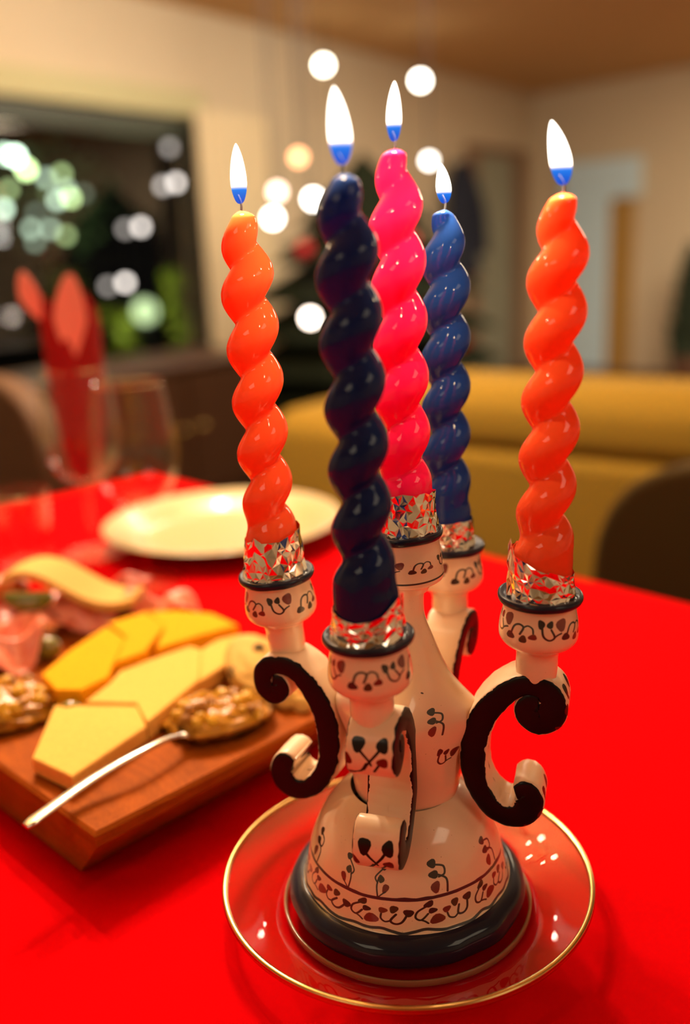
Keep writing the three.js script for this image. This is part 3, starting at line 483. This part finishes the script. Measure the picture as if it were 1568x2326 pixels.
function spoon(label, bowl, end, lift, dir) {                        // steel spoon: bowl under the relish, handle lying over the board
  const t = thing('spoon', label, 'spoon', [bowl[0], BT, bowl[1]]);
  const dx = end[0] - bowl[0], dz = end[1] - bowl[1], L = Math.hypot(dx, dz); t.rotation.y = Math.atan2(-dz, dx);
  const bw = new THREE.SphereGeometry(1, 36, 14, 0, Math.PI * 2, Math.PI * 0.5, Math.PI * 0.5); warp(bw, (v) => { v.set(v.x * 0.034, v.y * 0.009 + 0.0096, v.z * 0.0235 * (1 - 0.18 * v.x)); }); bw.computeVertexNormals();
  const st = M.steel.clone(); st.side = THREE.DoubleSide; part('bowl', bw, st, t);
  const n = 40, P = [], I = [], curve = new THREE.CatmullRomCurve3([V3(0.0325, 0.0096, 0), V3(0.045, 0.0125, 0), V3(0.07, 0.0135, 0), V3(L * 0.7, lift, dir * 0.003), V3(L, 0.0035 + lift * 0.25, 0)]);
  for (let i = 0; i <= n; i++) { const p = curve.getPoint(i / n), w = 0.0019 + 0.0029 * Math.pow(i / n, 1.6) + (i < 4 ? 0.002 * (1 - i / 4) : 0), h = 0.0014; for (const [a, b] of [[-1, 0], [-0.6, 1], [0.6, 1], [1, 0], [0.6, -1], [-0.6, -1]]) P.push(p.x, p.y + b * h, p.z + a * w * (i === n ? 0.6 : 1)); }
  for (let i = 0; i < n; i++) for (let j = 0; j < 6; j++) { const a = i * 6 + j, b = i * 6 + (j + 1) % 6; I.push(a, b, a + 6, b, b + 6, a + 6); }
  for (const o of [0, n * 6]) for (let j = 1; j < 5; j++) I.push(o, o + j, o + j + 1);
  const g = new THREE.BufferGeometry(); g.setAttribute('position', new THREE.Float32BufferAttribute(P, 3)); g.setIndex(I); g.computeVertexNormals(); part('handle', g, st, t);
  return t;
}
spoon('steel spoon holding chutney, its handle reaching to the front corner of the board', [-0.1030, -0.1210], [-0.1935, -0.0140], 0.010, 1);
spoon('steel spoon half under the chutney at the left edge of the picture', [-0.2500, -0.1500], [-0.2560, -0.0560], 0.008, -1);
// olives
const oliveM = mat([0.16, 0.15, 0.02], 0.2, { clearcoat: 1 });
for (const [x, z, l] of [[-0.2470, -0.2380, 'small round olive between the ham and the yellow cheese'], [-0.2040, -0.1400, 'small round olive lying at the near end of the yellow cheese']]) {
  const t = thing('olive', l, 'olive', [x, BT + 0.0092, z]); const g = new THREE.SphereGeometry(0.009, 24, 16); g.scale(1.15, 1, 1); part('flesh', g, oliveM, t); if (x > -0.22) { t.scale.setScalar(0.72); t.position.y = BT + 0.0067; } const p = part('pit_hole', new THREE.CylinderGeometry(0.0022, 0.0022, 0.002, 12), mat([0.5, 0.12, 0.03], 0.4), t); p.position.set(0.0097, 0, 0); p.rotation.z = Math.PI / 2;
}
// folded ham slices
const hamMap = noiseTexture(256, (u, v) => { const n = tileNoise(u, v, 2.2, 3), m = Math.max(0, tileNoise(u, v, 6, 9) * 1.6); return [0.92 + 0.08 * n, 0.52 + 0.16 * n + 0.18 * m, 0.42 + 0.14 * n + 0.16 * m]; });
const hamM = mat([0.95, 0.86, 0.84], 0.45, { map: hamMap, side: THREE.DoubleSide, clearcoat: 0.3, clearcoatRoughness: 0.3 }), darkHam = mat([0.62, 0.32, 0.34], 0.45, { map: hamMap, side: THREE.DoubleSide, clearcoat: 0.3, clearcoatRoughness: 0.3 });
function ham(label, x, z, R, s, turn, m, y = 0, folds = 3) {
  const nr = 14, na = 60, P = [], I = [], U = [];
  for (const side of [1, -1]) for (let i = 0; i <= nr; i++) for (let j = 0; j <= na; j++) {
    const r = i / nr, a = j / na * 2 * Math.PI, k = 1 + 0.12 * N3.noise(Math.cos(a) * 1.5, Math.sin(a) * 1.5, s);
    const w = r * R * k, X = Math.cos(a) * w, Z = Math.sin(a) * w * 0.55;
    const h = 0.010 + 0.0095 * r * Math.sin(a * folds + s * 2) + 0.004 * Math.sin(X * 160 + s) + 0.0085 * Math.cos(Z / R * 3.4);
    P.push(X, Math.max(0.0012, h) + side * 0.0008 * (i < nr ? 1 : 0), Z); U.push(X * 14 + s, Z * 14);
  }
  const N = (nr + 1) * (na + 1);
  for (const o of [0, N]) for (let i = 0; i < nr; i++) for (let j = 0; j < na; j++) { const q = o + i * (na + 1) + j; I.push(q, q + na + 1, q + 1, q + 1, q + na + 1, q + na + 2); }
  const g = new THREE.BufferGeometry(); g.setAttribute('position', new THREE.Float32BufferAttribute(P, 3)); g.setAttribute('uv', new THREE.Float32BufferAttribute(U, 2)); g.setIndex(I); g.computeVertexNormals();
  const o = single('ham_slice', g, m, label, 'ham', [x, BT + y, z], 'folded ham slices'); o.rotation.y = turn; return o;
}
ham('folded pink ham slice nearest the chutney at the left edge', -0.285, -0.222, 0.040, 1, 0.4, hamM);
ham('folded pink ham slice behind the olive', -0.268, -0.275, 0.038, 2, 0.7, hamM, 0.001);
ham('folded pink ham slice just left of the yellow cheese row', -0.228, -0.302, 0.036, 3, 0.2, hamM, 0.001);
ham('folded dark red ham slice under the curled pale cheese', -0.232, -0.338, 0.042, 4, -0.1, darkHam, 0.004);
ham('folded dark red ham slice at the far left of the board', -0.300, -0.300, 0.034, 5, 1.2, darkHam, 0.006);
ham('folded pink ham slice behind the far end of the yellow cheese', -0.172, -0.306, 0.034, 6, -0.5, hamM, 0.001);
{ // curled pale cheese slice lying on the ham
  const n = 30, P = [], I = []; const pts = [];
  for (let i = 0; i <= n; i++) { const s = i / n, x = -0.055 + 0.11 * s; pts.push([x, 0.020 + 0.010 * Math.sin(s * 5.4 + 0.4) - 0.010 * s * s]); }
  for (const [k, side] of [[0, 1], [1, -1]]) for (let i = 0; i <= n; i++) for (const z of [-0.022, 0.022]) P.push(pts[i][0], pts[i][1] + side * 0.003, z * (0.7 + 0.3 * Math.sin(Math.PI * i / n)) + 0 * k);
  const o2 = (n + 1) * 2;
  for (let i = 0; i < n; i++) { const a = i * 2; I.push(a, a + 1, a + 2, a + 1, a + 3, a + 2, o2 + a, o2 + a + 2, o2 + a + 1, o2 + a + 1, o2 + a + 2, o2 + a + 3, a, a + 2, o2 + a, a + 2, o2 + a + 2, o2 + a, a + 1, o2 + a + 1, a + 3, a + 3, o2 + a + 1, o2 + a + 3); }
  I.push(0, o2, 1, 1, o2, o2 + 1); const e = n * 2; I.push(e, e + 1, o2 + e, e + 1, o2 + e + 1, o2 + e);
  let g = new THREE.BufferGeometry(); g.setAttribute('position', new THREE.Float32BufferAttribute(P, 3)); g.setIndex(I); g = g.toNonIndexed(); g.computeVertexNormals();
  const o = single('curled_cheese', g, softCheese, 'wavy pale cheese slice lying on top of the ham at the back', 'cheese', [-0.242, BT + 0.020, -0.304]); o.rotation.y = -0.12; o.scale.set(0.95, 1, 1);
}
{ const g = new THREE.SphereGeometry(1, 30, 20); warp(g, (v) => v.set(v.x * 0.021, v.y * 0.0085 + 0.004 * v.x * v.x, v.z * 0.008)); single('gherkin', g, mat([0.10, 0.13, 0.008], 0.25, { clearcoat: 1 }), 'small dark green gherkin under the wavy pale cheese slice', 'pickle', [-0.272, BT + 0.030, -0.282]).rotation.y = -0.1; }
{ const g = new THREE.SphereGeometry(1, 30, 20); warp(g, (v) => { v.multiplyScalar(1 + 0.15 * N3.noise(v.x * 3, v.y * 3, v.z * 3)); v.set(v.x * 0.022, v.y * 0.010, v.z * 0.014); }); single('dried_apricot', g, mat([0.62, 0.15, 0.01], 0.4), 'orange dried apricot beside the gherkin at the far left', 'fruit', [-0.305, BT + 0.030, -0.318]); }

// ---------------------------------------------------------------- plate, glasses and napkin at the back of the table
{
  const t = thing('dinner_plate', 'large round cream plate at the back of the table', 'plate', [-0.166, TY, -0.655]);
  const g = lathe(smooth2([[0, 0.006], [0.07, 0.0062], [0.092, 0.0085], [0.110, 0.017], [0.134, 0.0235], [0.1375, 0.0235], [0.1372, 0.0218], [0.112, 0.0140], [0.096, 0.0055], [0.075, 0.0030]], 60), 96);
  part('plate_body', g, mat([0.50, 0.385, 0.17], 0.35, { clearcoat: 0.6, clearcoatRoughness: 0.15 }), t);
  part('foot_ring', lathe([[0.070, 0.0006], [0.078, 0.0006], [0.079, 0.0045], [0.070, 0.0045], [0.070, 0.0006]], 64), mat([0.7, 0.55, 0.3], 0.5), t);
}
function wineGlass(label, x, z, s) {
  const t = thing('wine_glass', label, 'glass', [x, TY + 0.0004, z]); t.scale.setScalar(s);
  part('bowl', lathe(smooth2([[0.0042, 0.080], [0.012, 0.083], [0.028, 0.094], [0.039, 0.114], [0.0425, 0.136], [0.0405, 0.165], [0.0350, 0.205], [0.0346, 0.2058]], 60), 64), M.glass, t);
  part('stem', lathe(smooth2([[0.0036, 0.006], [0.0034, 0.03], [0.0034, 0.06], [0.0046, 0.0795]], 20), 24), M.glass, t);
  part('foot', lathe(smooth2([[0.0040, 0.0065], [0.012, 0.0042], [0.030, 0.0022], [0.0345, 0.0014], [0.0345, 0.0002], [0.0001, 0.0002]], 40), 64), M.glass, t);
  return t;
}
wineGlass('clear stemmed wine glass holding the red napkin', -0.308, -0.612, 1.0);
wineGlass('empty clear wine glass between the ham and the cream plate', -0.2265, -0.500, 0.98);
{ // rolled red napkin standing in the glass, its tips, coloured pink as lit paper, opening at the top
  const t = thing('napkin', 'rolled red paper napkin with tips coloured pink as if lit, standing in a wine glass', 'napkin', [-0.308, TY + 0.0905, -0.612]);
  const red = mat([0.30, 0.001, 0.006], 0.9, { side: THREE.DoubleSide }), pink = mat([0.85, 0.33, 0.28], 0.8, { side: THREE.DoubleSide });
  const P = [], I = [], n = 90, m = 30; // spiral roll
  for (let j = 0; j <= m; j++) for (let i = 0; i <= n; i++) { const s = i / n, a = s * Math.PI * 4.4 + 0.5, y = j / m, R = (0.0155 + 0.0170 * s) * (0.5 + 0.62 * Math.sqrt(y)) * (1 + 0.06 * Math.sin(a * 2 + y * 4)); const top = 0.178 + 0.02 * Math.sin(a * 1.5); P.push(Math.cos(a) * R, y * top, Math.sin(a) * R); }
  for (let j = 0; j < m; j++) for (let i = 0; i < n; i++) { const q = j * (n + 1) + i; I.push(q, q + 1, q + n + 1, q + 1, q + n + 2, q + n + 1); }
  const g = new THREE.BufferGeometry(); g.setAttribute('position', new THREE.Float32BufferAttribute(P, 3)); g.setIndex(I); g.computeVertexNormals(); part('roll', g, red, t);
  const leaf = (w, h) => { const g2 = new THREE.SphereGeometry(1, 24, 18); warp(g2, (v) => v.set(v.x * w * (0.65 + 0.35 * v.y * (v.y < 0 ? 1 : -0.4)), v.y * h, v.z * 0.004 + 0.006 * v.x * v.x)); return g2; };
  const a = part('folded_tip', leaf(0.026, 0.046), pink, t); a.position.set(0.012, 0.172, 0.030); a.rotation.set(0.12, 0.1, -0.12);
  const b = part('folded_tip', leaf(0.017, 0.026), pink, t); b.position.set(-0.028, 0.196, 0.022); b.rotation.set(0.1, 0, 0.25);
}
{
  const t = thing('tumbler', 'clear water tumbler behind the board, left of the napkin glass stem', 'glass', [-0.372, TY + 0.0004, -0.575]);
  part('glass_wall', lathe(smooth2([[0.0001, 0.004], [0.024, 0.004], [0.027, 0.010], [0.0305, 0.075], [0.0318, 0.0752], [0.0285, 0.006], [0.0260, 0.0002], [0.0001, 0.0002]], 60), 64), M.glass, t);
}

// ---------------------------------------------------------------- chairs, sofa, sideboard
function roundChair(label, x, z, turn, wood, pad) {
  const t = thing('dining_chair', label, 'chair', [x, 0, z], undefined); t.rotation.y = turn;
  const sh = new THREE.Shape(); sh.moveTo(-0.21, 0); sh.lineTo(-0.22, 0.24); sh.bezierCurveTo(-0.22, 0.40, -0.12, 0.42, 0, 0.42); sh.bezierCurveTo(0.12, 0.42, 0.22, 0.40, 0.22, 0.24); sh.lineTo(0.21, 0); sh.closePath();
  const bg = new THREE.ExtrudeGeometry(sh, { depth: 0.035, bevelThickness: 0.012, bevelSize: 0.012, bevelSegments: 4, curveSegments: 20 }); bg.translate(0, 0.43, -0.235);
  part('backrest', bg, pad, t);
  part('seat', box(0.46, 0.07, 0.45, 0, 0.445, 0, 0.025), pad, t);
  for (const [a, b] of [[-1, -1], [1, -1], [-1, 1], [1, 1]]) { const g = new THREE.CylinderGeometry(0.018, 0.013, 0.41, 12); const q = part('leg', g, wood, t); q.position.set(a * 0.19, 0.205, b * 0.18); }
}
roundChair('dark brown dining chair with rounded back at the right end of the table', 0.315, -0.455, -0.81, M.darkWood, mat([0.042, 0.027, 0.008], 0.9, { specularIntensity: 0.15 }));
scene.getObjectByName('dining_chair').scale.y = 0.95;
roundChair('brown dining chair behind the far left side of the table', -0.86, -1.30, -0.8, M.darkWood, mat([0.07, 0.03, 0.01], 0.7));
{
  const t = thing('sofa', 'mustard yellow sofa seen from behind beyond the table', 'sofa', [0.23, 0, -1.55]); t.rotation.y = Math.atan2(-0.578, 0.816);
  part('back_panel', box(1.75, 0.53, 0.14, 0.72, 0.395, -0.05, 0.03), M.mustard, t);
  for (let k = 0; k < 2; k++) part('back_cushion', box(0.86, 0.17, 0.24, 0.28 + k * 0.875, 0.715, -0.10, 0.075), M.mustard, t);
  part('armrest', box(0.46, 0.60, 0.9, -0.36, 0.395, -0.50, 0.07), M.mustard, t);
  part('seat', box(1.7, 0.3, 0.8, 0.72, 0.30, -0.54, 0.06), M.mustard, t);
  for (const [x, z] of [[-0.5, -0.12], [-0.5, -0.9], [1.5, -0.12], [1.5, -0.9]]) { const q = part('leg', new THREE.CylinderGeometry(0.025, 0.018, 0.14, 12), M.darkWood, t); q.position.set(x, 0.07, z); }
}
{
  const [x, z] = along(A0, DA, -1.45, 0.75), t = thing('sideboard', 'dark brown wooden sideboard below the window at the left', 'sideboard', [x, 0, z]); t.rotation.y = Math.atan2(-DA[1], DA[0]);
  const br = mat([0.04, 0.016, 0.006], 0.85, { specularIntensity: 0.2 });
  part('cabinet', box(1.9, 0.55, 0.42, 0, 0.36, 0, 0.012), br, t); part('worktop', box(1.96, 0.03, 0.46, 0, 0.652, 0, 0.01), M.darkWood, t);
  for (let k = 0; k < 4; k++) { const d = part('cupboard_door', box(0.45, 0.48, 0.02, -0.71 + k * 0.473, 0.36, 0.215, 0.006), br, t); part('knob', new THREE.SphereGeometry(0.014, 16, 12), M.gilt, d).position.set(-0.71 + k * 0.473 + (k % 2 ? -0.18 : 0.18), 0.4, 0.238); }
  for (const a of [-1, 1]) for (const b of [-1, 1]) { const q = part('leg', new THREE.CylinderGeometry(0.022, 0.016, 0.09, 12), M.darkWood, t); q.position.set(a * 0.85, 0.045, b * 0.16); }
}
{ // pale curtain at the right edge of the window
  const n = 120, P = [], I = [];
  for (let j = 0; j <= 8; j++) for (let i = 0; i <= n; i++) P.push(0.62 * i / n, 1.78 * j / 8 + 0.02, 0.028 * Math.sin(i / n * 30) * (1 - 0.3 * j / 8) + 0.004 * Math.sin(i * 0.8));
  for (let j = 0; j < 8; j++) for (let i = 0; i < n; i++) { const q = j * (n + 1) + i; I.push(q, q + 1, q + n + 1, q + 1, q + n + 2, q + n + 1); }
  const g = new THREE.BufferGeometry(); g.setAttribute('position', new THREE.Float32BufferAttribute(P, 3)); g.setIndex(I); g.computeVertexNormals();
  const [x, z] = along(A0, DA, 0.09, 0.13); const o = single('curtain', g, mat([0.66, 0.55, 0.36], 0.9, { side: THREE.DoubleSide }), 'pale beige curtain gathered at the right edge of the dark window', 'curtain', [x, 0, z]); o.rotation.y = Math.atan2(-DA[1], DA[0]);
}

// ---------------------------------------------------------------- Christmas tree with globe lights and baubles
{
  const t = thing('christmas_tree', 'dark green Christmas tree in front of the beige wall', 'tree', [0.14, 0, -4.60]);
  const green = mat([0.010, 0.013, 0.006], 0.95, { specularIntensity: 0.2 });
  part('trunk', new THREE.CylinderGeometry(0.03, 0.05, 0.5, 12), M.darkWood, t).position.y = 0.3;
  part('pot', lathe([[0, 0], [0.15, 0], [0.19, 0.22], [0.17, 0.22], [0.15, 0.2], [0, 0.2]], 32), mat([0.2, 0.05, 0.03], 0.6), t);
  for (let k = 0; k < 7; k++) { // tiers of drooping needled boughs
    const y = 0.22 + k * 0.17, R = 0.74 * (1 - Math.pow(k / 7.5, 3)), gs = [];
    for (let i = 0; i < 16; i++) {
      const a = (i + 0.5 * (k % 2)) / 16 * 6.283, rad = R * rr(0.75, 1.0);
      const g = new THREE.ConeGeometry(0.1 * (1 - k / 12), rad, 7, 6); g.translate(0, rad / 2, 0); g.rotateZ(-Math.PI / 2 - 0.28); g.rotateY(a);
      warp(g, (v) => { const n = 0.022; v.x += n * N3.noise(v.x * 30, v.y * 30, i); v.y += n * N3.noise(v.y * 30, v.z * 30, i + 3) ; v.z += n * N3.noise(v.z * 30, v.x * 30, i + 7); }); g.translate(0, y + 0.14, 0); gs.push(g);
    }
    const cone = new THREE.ConeGeometry(R * 0.93, 0.36, 40, 3); warp(cone, (v) => { const n = 1 + 0.14 * N3.noise(v.x * 14, v.y * 14, v.z * 14 + k); v.x *= n; v.z *= n; }); cone.translate(0, y + 0.12, 0); gs.push(cone);
    part('bough_tier', merge(gs), green, t);
  }
}
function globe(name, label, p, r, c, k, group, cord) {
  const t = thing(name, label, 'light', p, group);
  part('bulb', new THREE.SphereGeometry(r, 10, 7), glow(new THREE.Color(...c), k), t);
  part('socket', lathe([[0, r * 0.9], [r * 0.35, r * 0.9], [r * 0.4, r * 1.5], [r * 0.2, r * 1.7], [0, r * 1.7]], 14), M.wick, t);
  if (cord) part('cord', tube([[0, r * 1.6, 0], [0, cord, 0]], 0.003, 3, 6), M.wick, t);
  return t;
}
const white = [1, 0.94, 0.84], GL = 'globe lights hung before the Christmas tree';
globe('hanging_light', 'orange globe light hanging high at the left of the Christmas tree', [-0.157, 1.466, -3.936], 0.026, [1, 0.42, 0.18], 8, GL, 0.834);
globe('hanging_light', 'pinkish globe light just above the white one at the left of the Christmas tree', [-0.257, 1.329, -3.932], 0.026, [1, 0.7, 0.55], 9, GL, 0.971);
globe('hanging_light', 'white globe light lowest of the three at the left side of the Christmas tree', [-0.283, 1.220, -3.93], 0.027, white, 18, GL, 1.080);
globe('hanging_light', 'white globe light directly left of the front navy candle', [-0.102, 1.292, -3.937], 0.027, white, 18, GL, 1.008);
globe('hanging_light', 'white globe light above the flame of the rear blue candle', [0.405, 1.427, -3.917], 0.019, white, 14, GL, 0.873);
globe('hanging_light', 'pinkish white globe light low beside the middle of the front navy candle', [-0.141, 0.784, -3.936], 0.027, [1, 0.82, 0.68], 18, GL, 1.516);
globe('hanging_light', 'globe light hanging from the ceiling above the front navy candle', [-0.034, 2.045, -5.188], 0.03, [1, 0.93, 0.72], 22, undefined, 0.255);
globe('hanging_light', 'globe light hanging from the ceiling right of the pink candle flame', [0.525, 2.005, -5.563], 0.032, [1, 0.94, 0.78], 24, undefined, 0.29);
const baubleM = mat([0.55, 0.01, 0.02], 0.2, { metalness: 0.4 });
for (const [p, r, l] of [[[0.56, 0.62, -4.26], 0.055, 'large red bauble low on the right side of the Christmas tree'], [[0.00, 1.22, -4.33], 0.04, 'red bauble highest on the Christmas tree'], [[0.33, 1.10, -4.24], 0.045, 'red bauble right of the pink candle'], [[-0.16, 1.08, -4.20], 0.04, 'red bauble at the upper left of the Christmas tree'], [[0.44, 0.80, -4.16], 0.04, 'red bauble right of the rear blue candle']]) {
  const t = thing('bauble', l, 'bauble', p); part('ball', new THREE.SphereGeometry(r, 24, 18), baubleM, t); part('cap', lathe([[0, r * 0.95], [r * 0.22, r * 0.95], [r * 0.22, r * 1.15], [0, r * 1.15]], 14), M.gilt, t);
}

// ---------------------------------------------------------------- by the right wall
{ // dark blue coat hanging by the door
  const [x, z] = along(A0, DA, 2.95, 0.12), t = thing('coat', 'dark navy coat hanging on the wall left of the green door', 'coat', [x, 0.85, z]); t.rotation.y = Math.atan2(-DA[1], DA[0]);
  const g = new THREE.CylinderGeometry(0.1, 0.24, 0.78, 40, 14); warp(g, (v) => { v.z *= 0.3; v.x += 0.02 * Math.sin(v.y * 9); v.z += 0.02 * Math.sin(v.x * 40); }); g.translate(0, 0.39, 0);
  const cm = mat([0.012, 0.016, 0.035], 0.9); part('body', g, cm, t); part('collar', new THREE.TorusGeometry(0.09, 0.03, 10, 30).rotateX(Math.PI / 2).scale(1, 1, 0.5).translate(0, 0.79, 0), cm, t);
  for (const s of [-1, 1]) part('sleeve', tube([[s * 0.09, 0.74, 0], [s * 0.2, 0.5, 0.03], [s * 0.24, 0.15, 0.04]], 0.05, 20, 12), cm, t);
  part('hook', tube([[0, 0.8, 0], [0, 0.88, 0], [0, 0.9, -0.1]], 0.006), M.steel, t);
}
{ // tall dark conifer in a pot
  const [x, z] = along(KB, DB, 1.72, 0.30), t = thing('potted_conifer', 'tall narrow dark green conifer in a pot at the right edge of the picture', 'plant', [x, 0, z]);
  part('pot', lathe([[0, 0], [0.11, 0], [0.14, 0.2], [0.12, 0.2], [0.11, 0.18], [0, 0.18]], 28), mat([0.15, 0.07, 0.04], 0.7), t);
  const gs = []; for (let i = 0; i < 260; i++) { const h = rnd(), a = rnd() * 6.283, R = 0.17 * Math.pow(1 - h, 0.7) + 0.01, g = new THREE.ConeGeometry(0.035, 0.16, 5); g.rotateX(0.5); g.rotateY(a); g.translate(Math.sin(a) * R * 0.8, 0.25 + h * 0.72, Math.cos(a) * R * 0.8); gs.push(g); }
  const core = new THREE.ConeGeometry(0.15, 0.8, 20); core.translate(0, 0.58, 0); gs.push(core);
  part('foliage', merge(gs), mat([0.012, 0.022, 0.008], 0.9), t); part('stem', new THREE.CylinderGeometry(0.015, 0.02, 0.2, 8).translate(0, 0.2, 0), M.darkWood, t);
}

// ---------------------------------------------------------------- garden in the night
{
  const t = thing('garden_tree', 'dark leafy tree outside the window, hung with white fairy lights', 'tree', [-2.3, -0.07, -7.75]);
  part('trunk', tube([[0, 0, 0], [0.05, 0.6, 0], [-0.03, 1.2, 0.02], [0, 1.6, 0]], 0.06, 16, 10), M.darkWood, t);
  const gs = []; for (let i = 0; i < 420; i++) { const a = rnd() * 6.283, b = Math.acos(rr(-1, 1)), R = 0.62 * Math.pow(rnd(), 0.4), g = new THREE.CircleGeometry(0.055, 5); g.scale(1, 0.6, 1); g.rotateX(rnd() * 6); g.rotateY(rnd() * 6); g.translate(Math.sin(b) * Math.cos(a) * R, 1.65 + Math.cos(b) * R * 0.75, Math.sin(b) * Math.sin(a) * R); gs.push(g); }
  part('foliage', merge(gs), mat([0.05, 0.09, 0.05], 0.8, { side: THREE.DoubleSide }), t);
}
const FG = 'fairy lights in the garden tree', fairy = [[-2.396, 1.862, -7.228, 0.050, 30], [-2.331, 1.767, -7.248, 0.048, 22], [-2.469, 1.879, -7.205, 0.045, 16], [-2.2, 1.701, -7.286, 0.040, 6], [-2.087, 1.73, -7.317, 0.042, 5.5], [-2.068, 1.617, -7.322, 0.04, 6], [-1.944, 1.582, -7.354, 0.036, 1.4], [-2.043, 1.552, -7.329, 0.044, 12], [-2.14, 1.538, -7.303, 0.044, 9], [-2.524, 1.485, -7.187, 0.044, 12], [-2.47, 1.627, -7.204, 0.04, 5], [-2.352, 1.334, -7.241, 0.042, 5], [-2.212, 1.329, -7.283, 0.042, 5], [-2.106, 1.276, -7.312, 0.042, 4.5], [-2.333, 1.235, -7.247, 0.04, 2.6], [-2.30, 1.45, -7.25, 0.04, 1.6], [-2.2, 1.60, -7.28, 0.04, 1.2]];
const fairyLabel = ['large white fairy light, brightest at the top of the tree outside', 'white fairy light touching the brightest one on its lower right', 'white-green fairy light at the left frame edge beside the brightest one', 'green fairy light at the top middle of the tree outside', 'pale grey-green fairy light at the top right of the tree outside', 'green fairy light just below the top right one in the tree outside', 'faint grey-green fairy light farthest right in the tree outside', 'bright pale green fairy light at the right middle of the tree outside', 'pale green fairy light left of the bright one at the right middle', 'white fairy light at the left frame edge, the lower one', 'yellow-green fairy light at the left frame edge, the middle one', 'pale green fairy light at the left of the lower row in the tree outside', 'pale green fairy light in the middle of the lower row in the tree outside', 'yellow-green fairy light at the right of the lower row in the tree outside', 'dim green fairy light hanging lowest in the tree outside', 'dim blue-green fairy light in the centre of the tree outside', 'dim blue-green fairy light above the centre of the tree outside'];
fairy.forEach(([x, y, z, r, k], i) => globe('fairy_light', fairyLabel[i], [x, y, z], r * 0.8, i % 3 === 1 || i === 10 || i === 13 ? [0.7, 1, 0.42] : [0.72, 1, 0.74], k * 0.5, FG));
for (const [p, k, l] of [[[-1.105, 1.871, -7.009], 2.6, 'brighter of the topmost pair of globes standing for lamp reflections in the window'], [[-1.192, 1.852, -6.996], 0.9, 'fainter of the topmost pair of globes standing for lamp reflections in the window'], [[-1.166, 1.607, -7.0], 3.0, 'brighter of the second pair of globes standing for lamp reflections in the window'], [[-1.263, 1.588, -6.985], 1.6, 'fainter of the second pair of globes standing for lamp reflections in the window'], [[-1.447, 1.305, -6.951], 3.2, 'brighter of the third pair of globes standing for lamp reflections in the window'], [[-1.559, 1.294, -6.929], 0.9, 'fainter of the third pair of globes standing for lamp reflections in the window'], [[-1.597, 0.908, -6.921], 3.6, 'brighter of the lowest pair of globes standing for lamp reflections in the window'], [[-1.725, 0.889, -6.892], 0.9, 'fainter of the lowest pair of globes standing for lamp reflections in the window']])
  part('post', new THREE.CylinderGeometry(0.006, 0.006, p[1] + 0.07 - 0.04, 8).translate(0, -(p[1] + 0.07 + 0.04) / 2, 0), M.wick, globe('pane_reflection', l, p, 0.032, [1, 0.9, 0.82], k * 1.7));  // glowing globes on added posts stand in for indoor lamps mirrored in the panes
{
  const t = thing('garden_lantern', 'pale green glowing round lantern among the shrubs outside', 'lantern', [-1.534, -0.07, -7.24]);
  part('post', new THREE.CylinderGeometry(0.015, 0.02, 0.68, 10).translate(0, 0.34, 0), M.wick, t);
  part('lamp_globe', new THREE.SphereGeometry(0.09, 14, 10).translate(0, 0.745, 0), glow(new THREE.Color(0.75, 1, 0.5), 1.6), t);
  pointLamp(new THREE.Color(0.85, 1, 0.4), 0.9, [0, 0.745, 0], 0.06, t);
}
const leafM = mat([0.20, 0.24, 0.02], 0.7, { side: THREE.DoubleSide });
for (const [x, z, h, R, l] of [[-1.28, -7.52, 1.0, 0.14, 'tall olive green shrub right of the lantern outside'], [-1.32, -6.62, 0.42, 0.17, 'low olive green shrub at the foot of the lantern outside'], [-1.80, -7.45, 0.74, 0.15, 'olive green shrub left of the lantern outside'], [-1.98, -6.75, 1.05, 0.15, 'olive green shrub behind the red napkin outside']]) {
  const t = thing('garden_shrub', l, 'shrub', [x, -0.07, z]);
  part('stem', tube([[0, 0, 0], [0.02, h * 0.5, 0], [0, h * 0.9, 0]], 0.012, 8, 6), M.darkWood, t);
  const gs = []; for (let i = 0; i < 150; i++) { const g = new THREE.CircleGeometry(0.05, 5); g.scale(1, 0.55, 1); g.rotateX(rnd() * 6); g.rotateY(rnd() * 6); const a = rnd() * 6.283, q = R * Math.sqrt(rnd()); g.translate(Math.cos(a) * q, h * rr(0.25, 1.05), Math.sin(a) * q); gs.push(g); }
  part('foliage', merge(gs), leafM, t);
}

renderer.render(scene, camera);
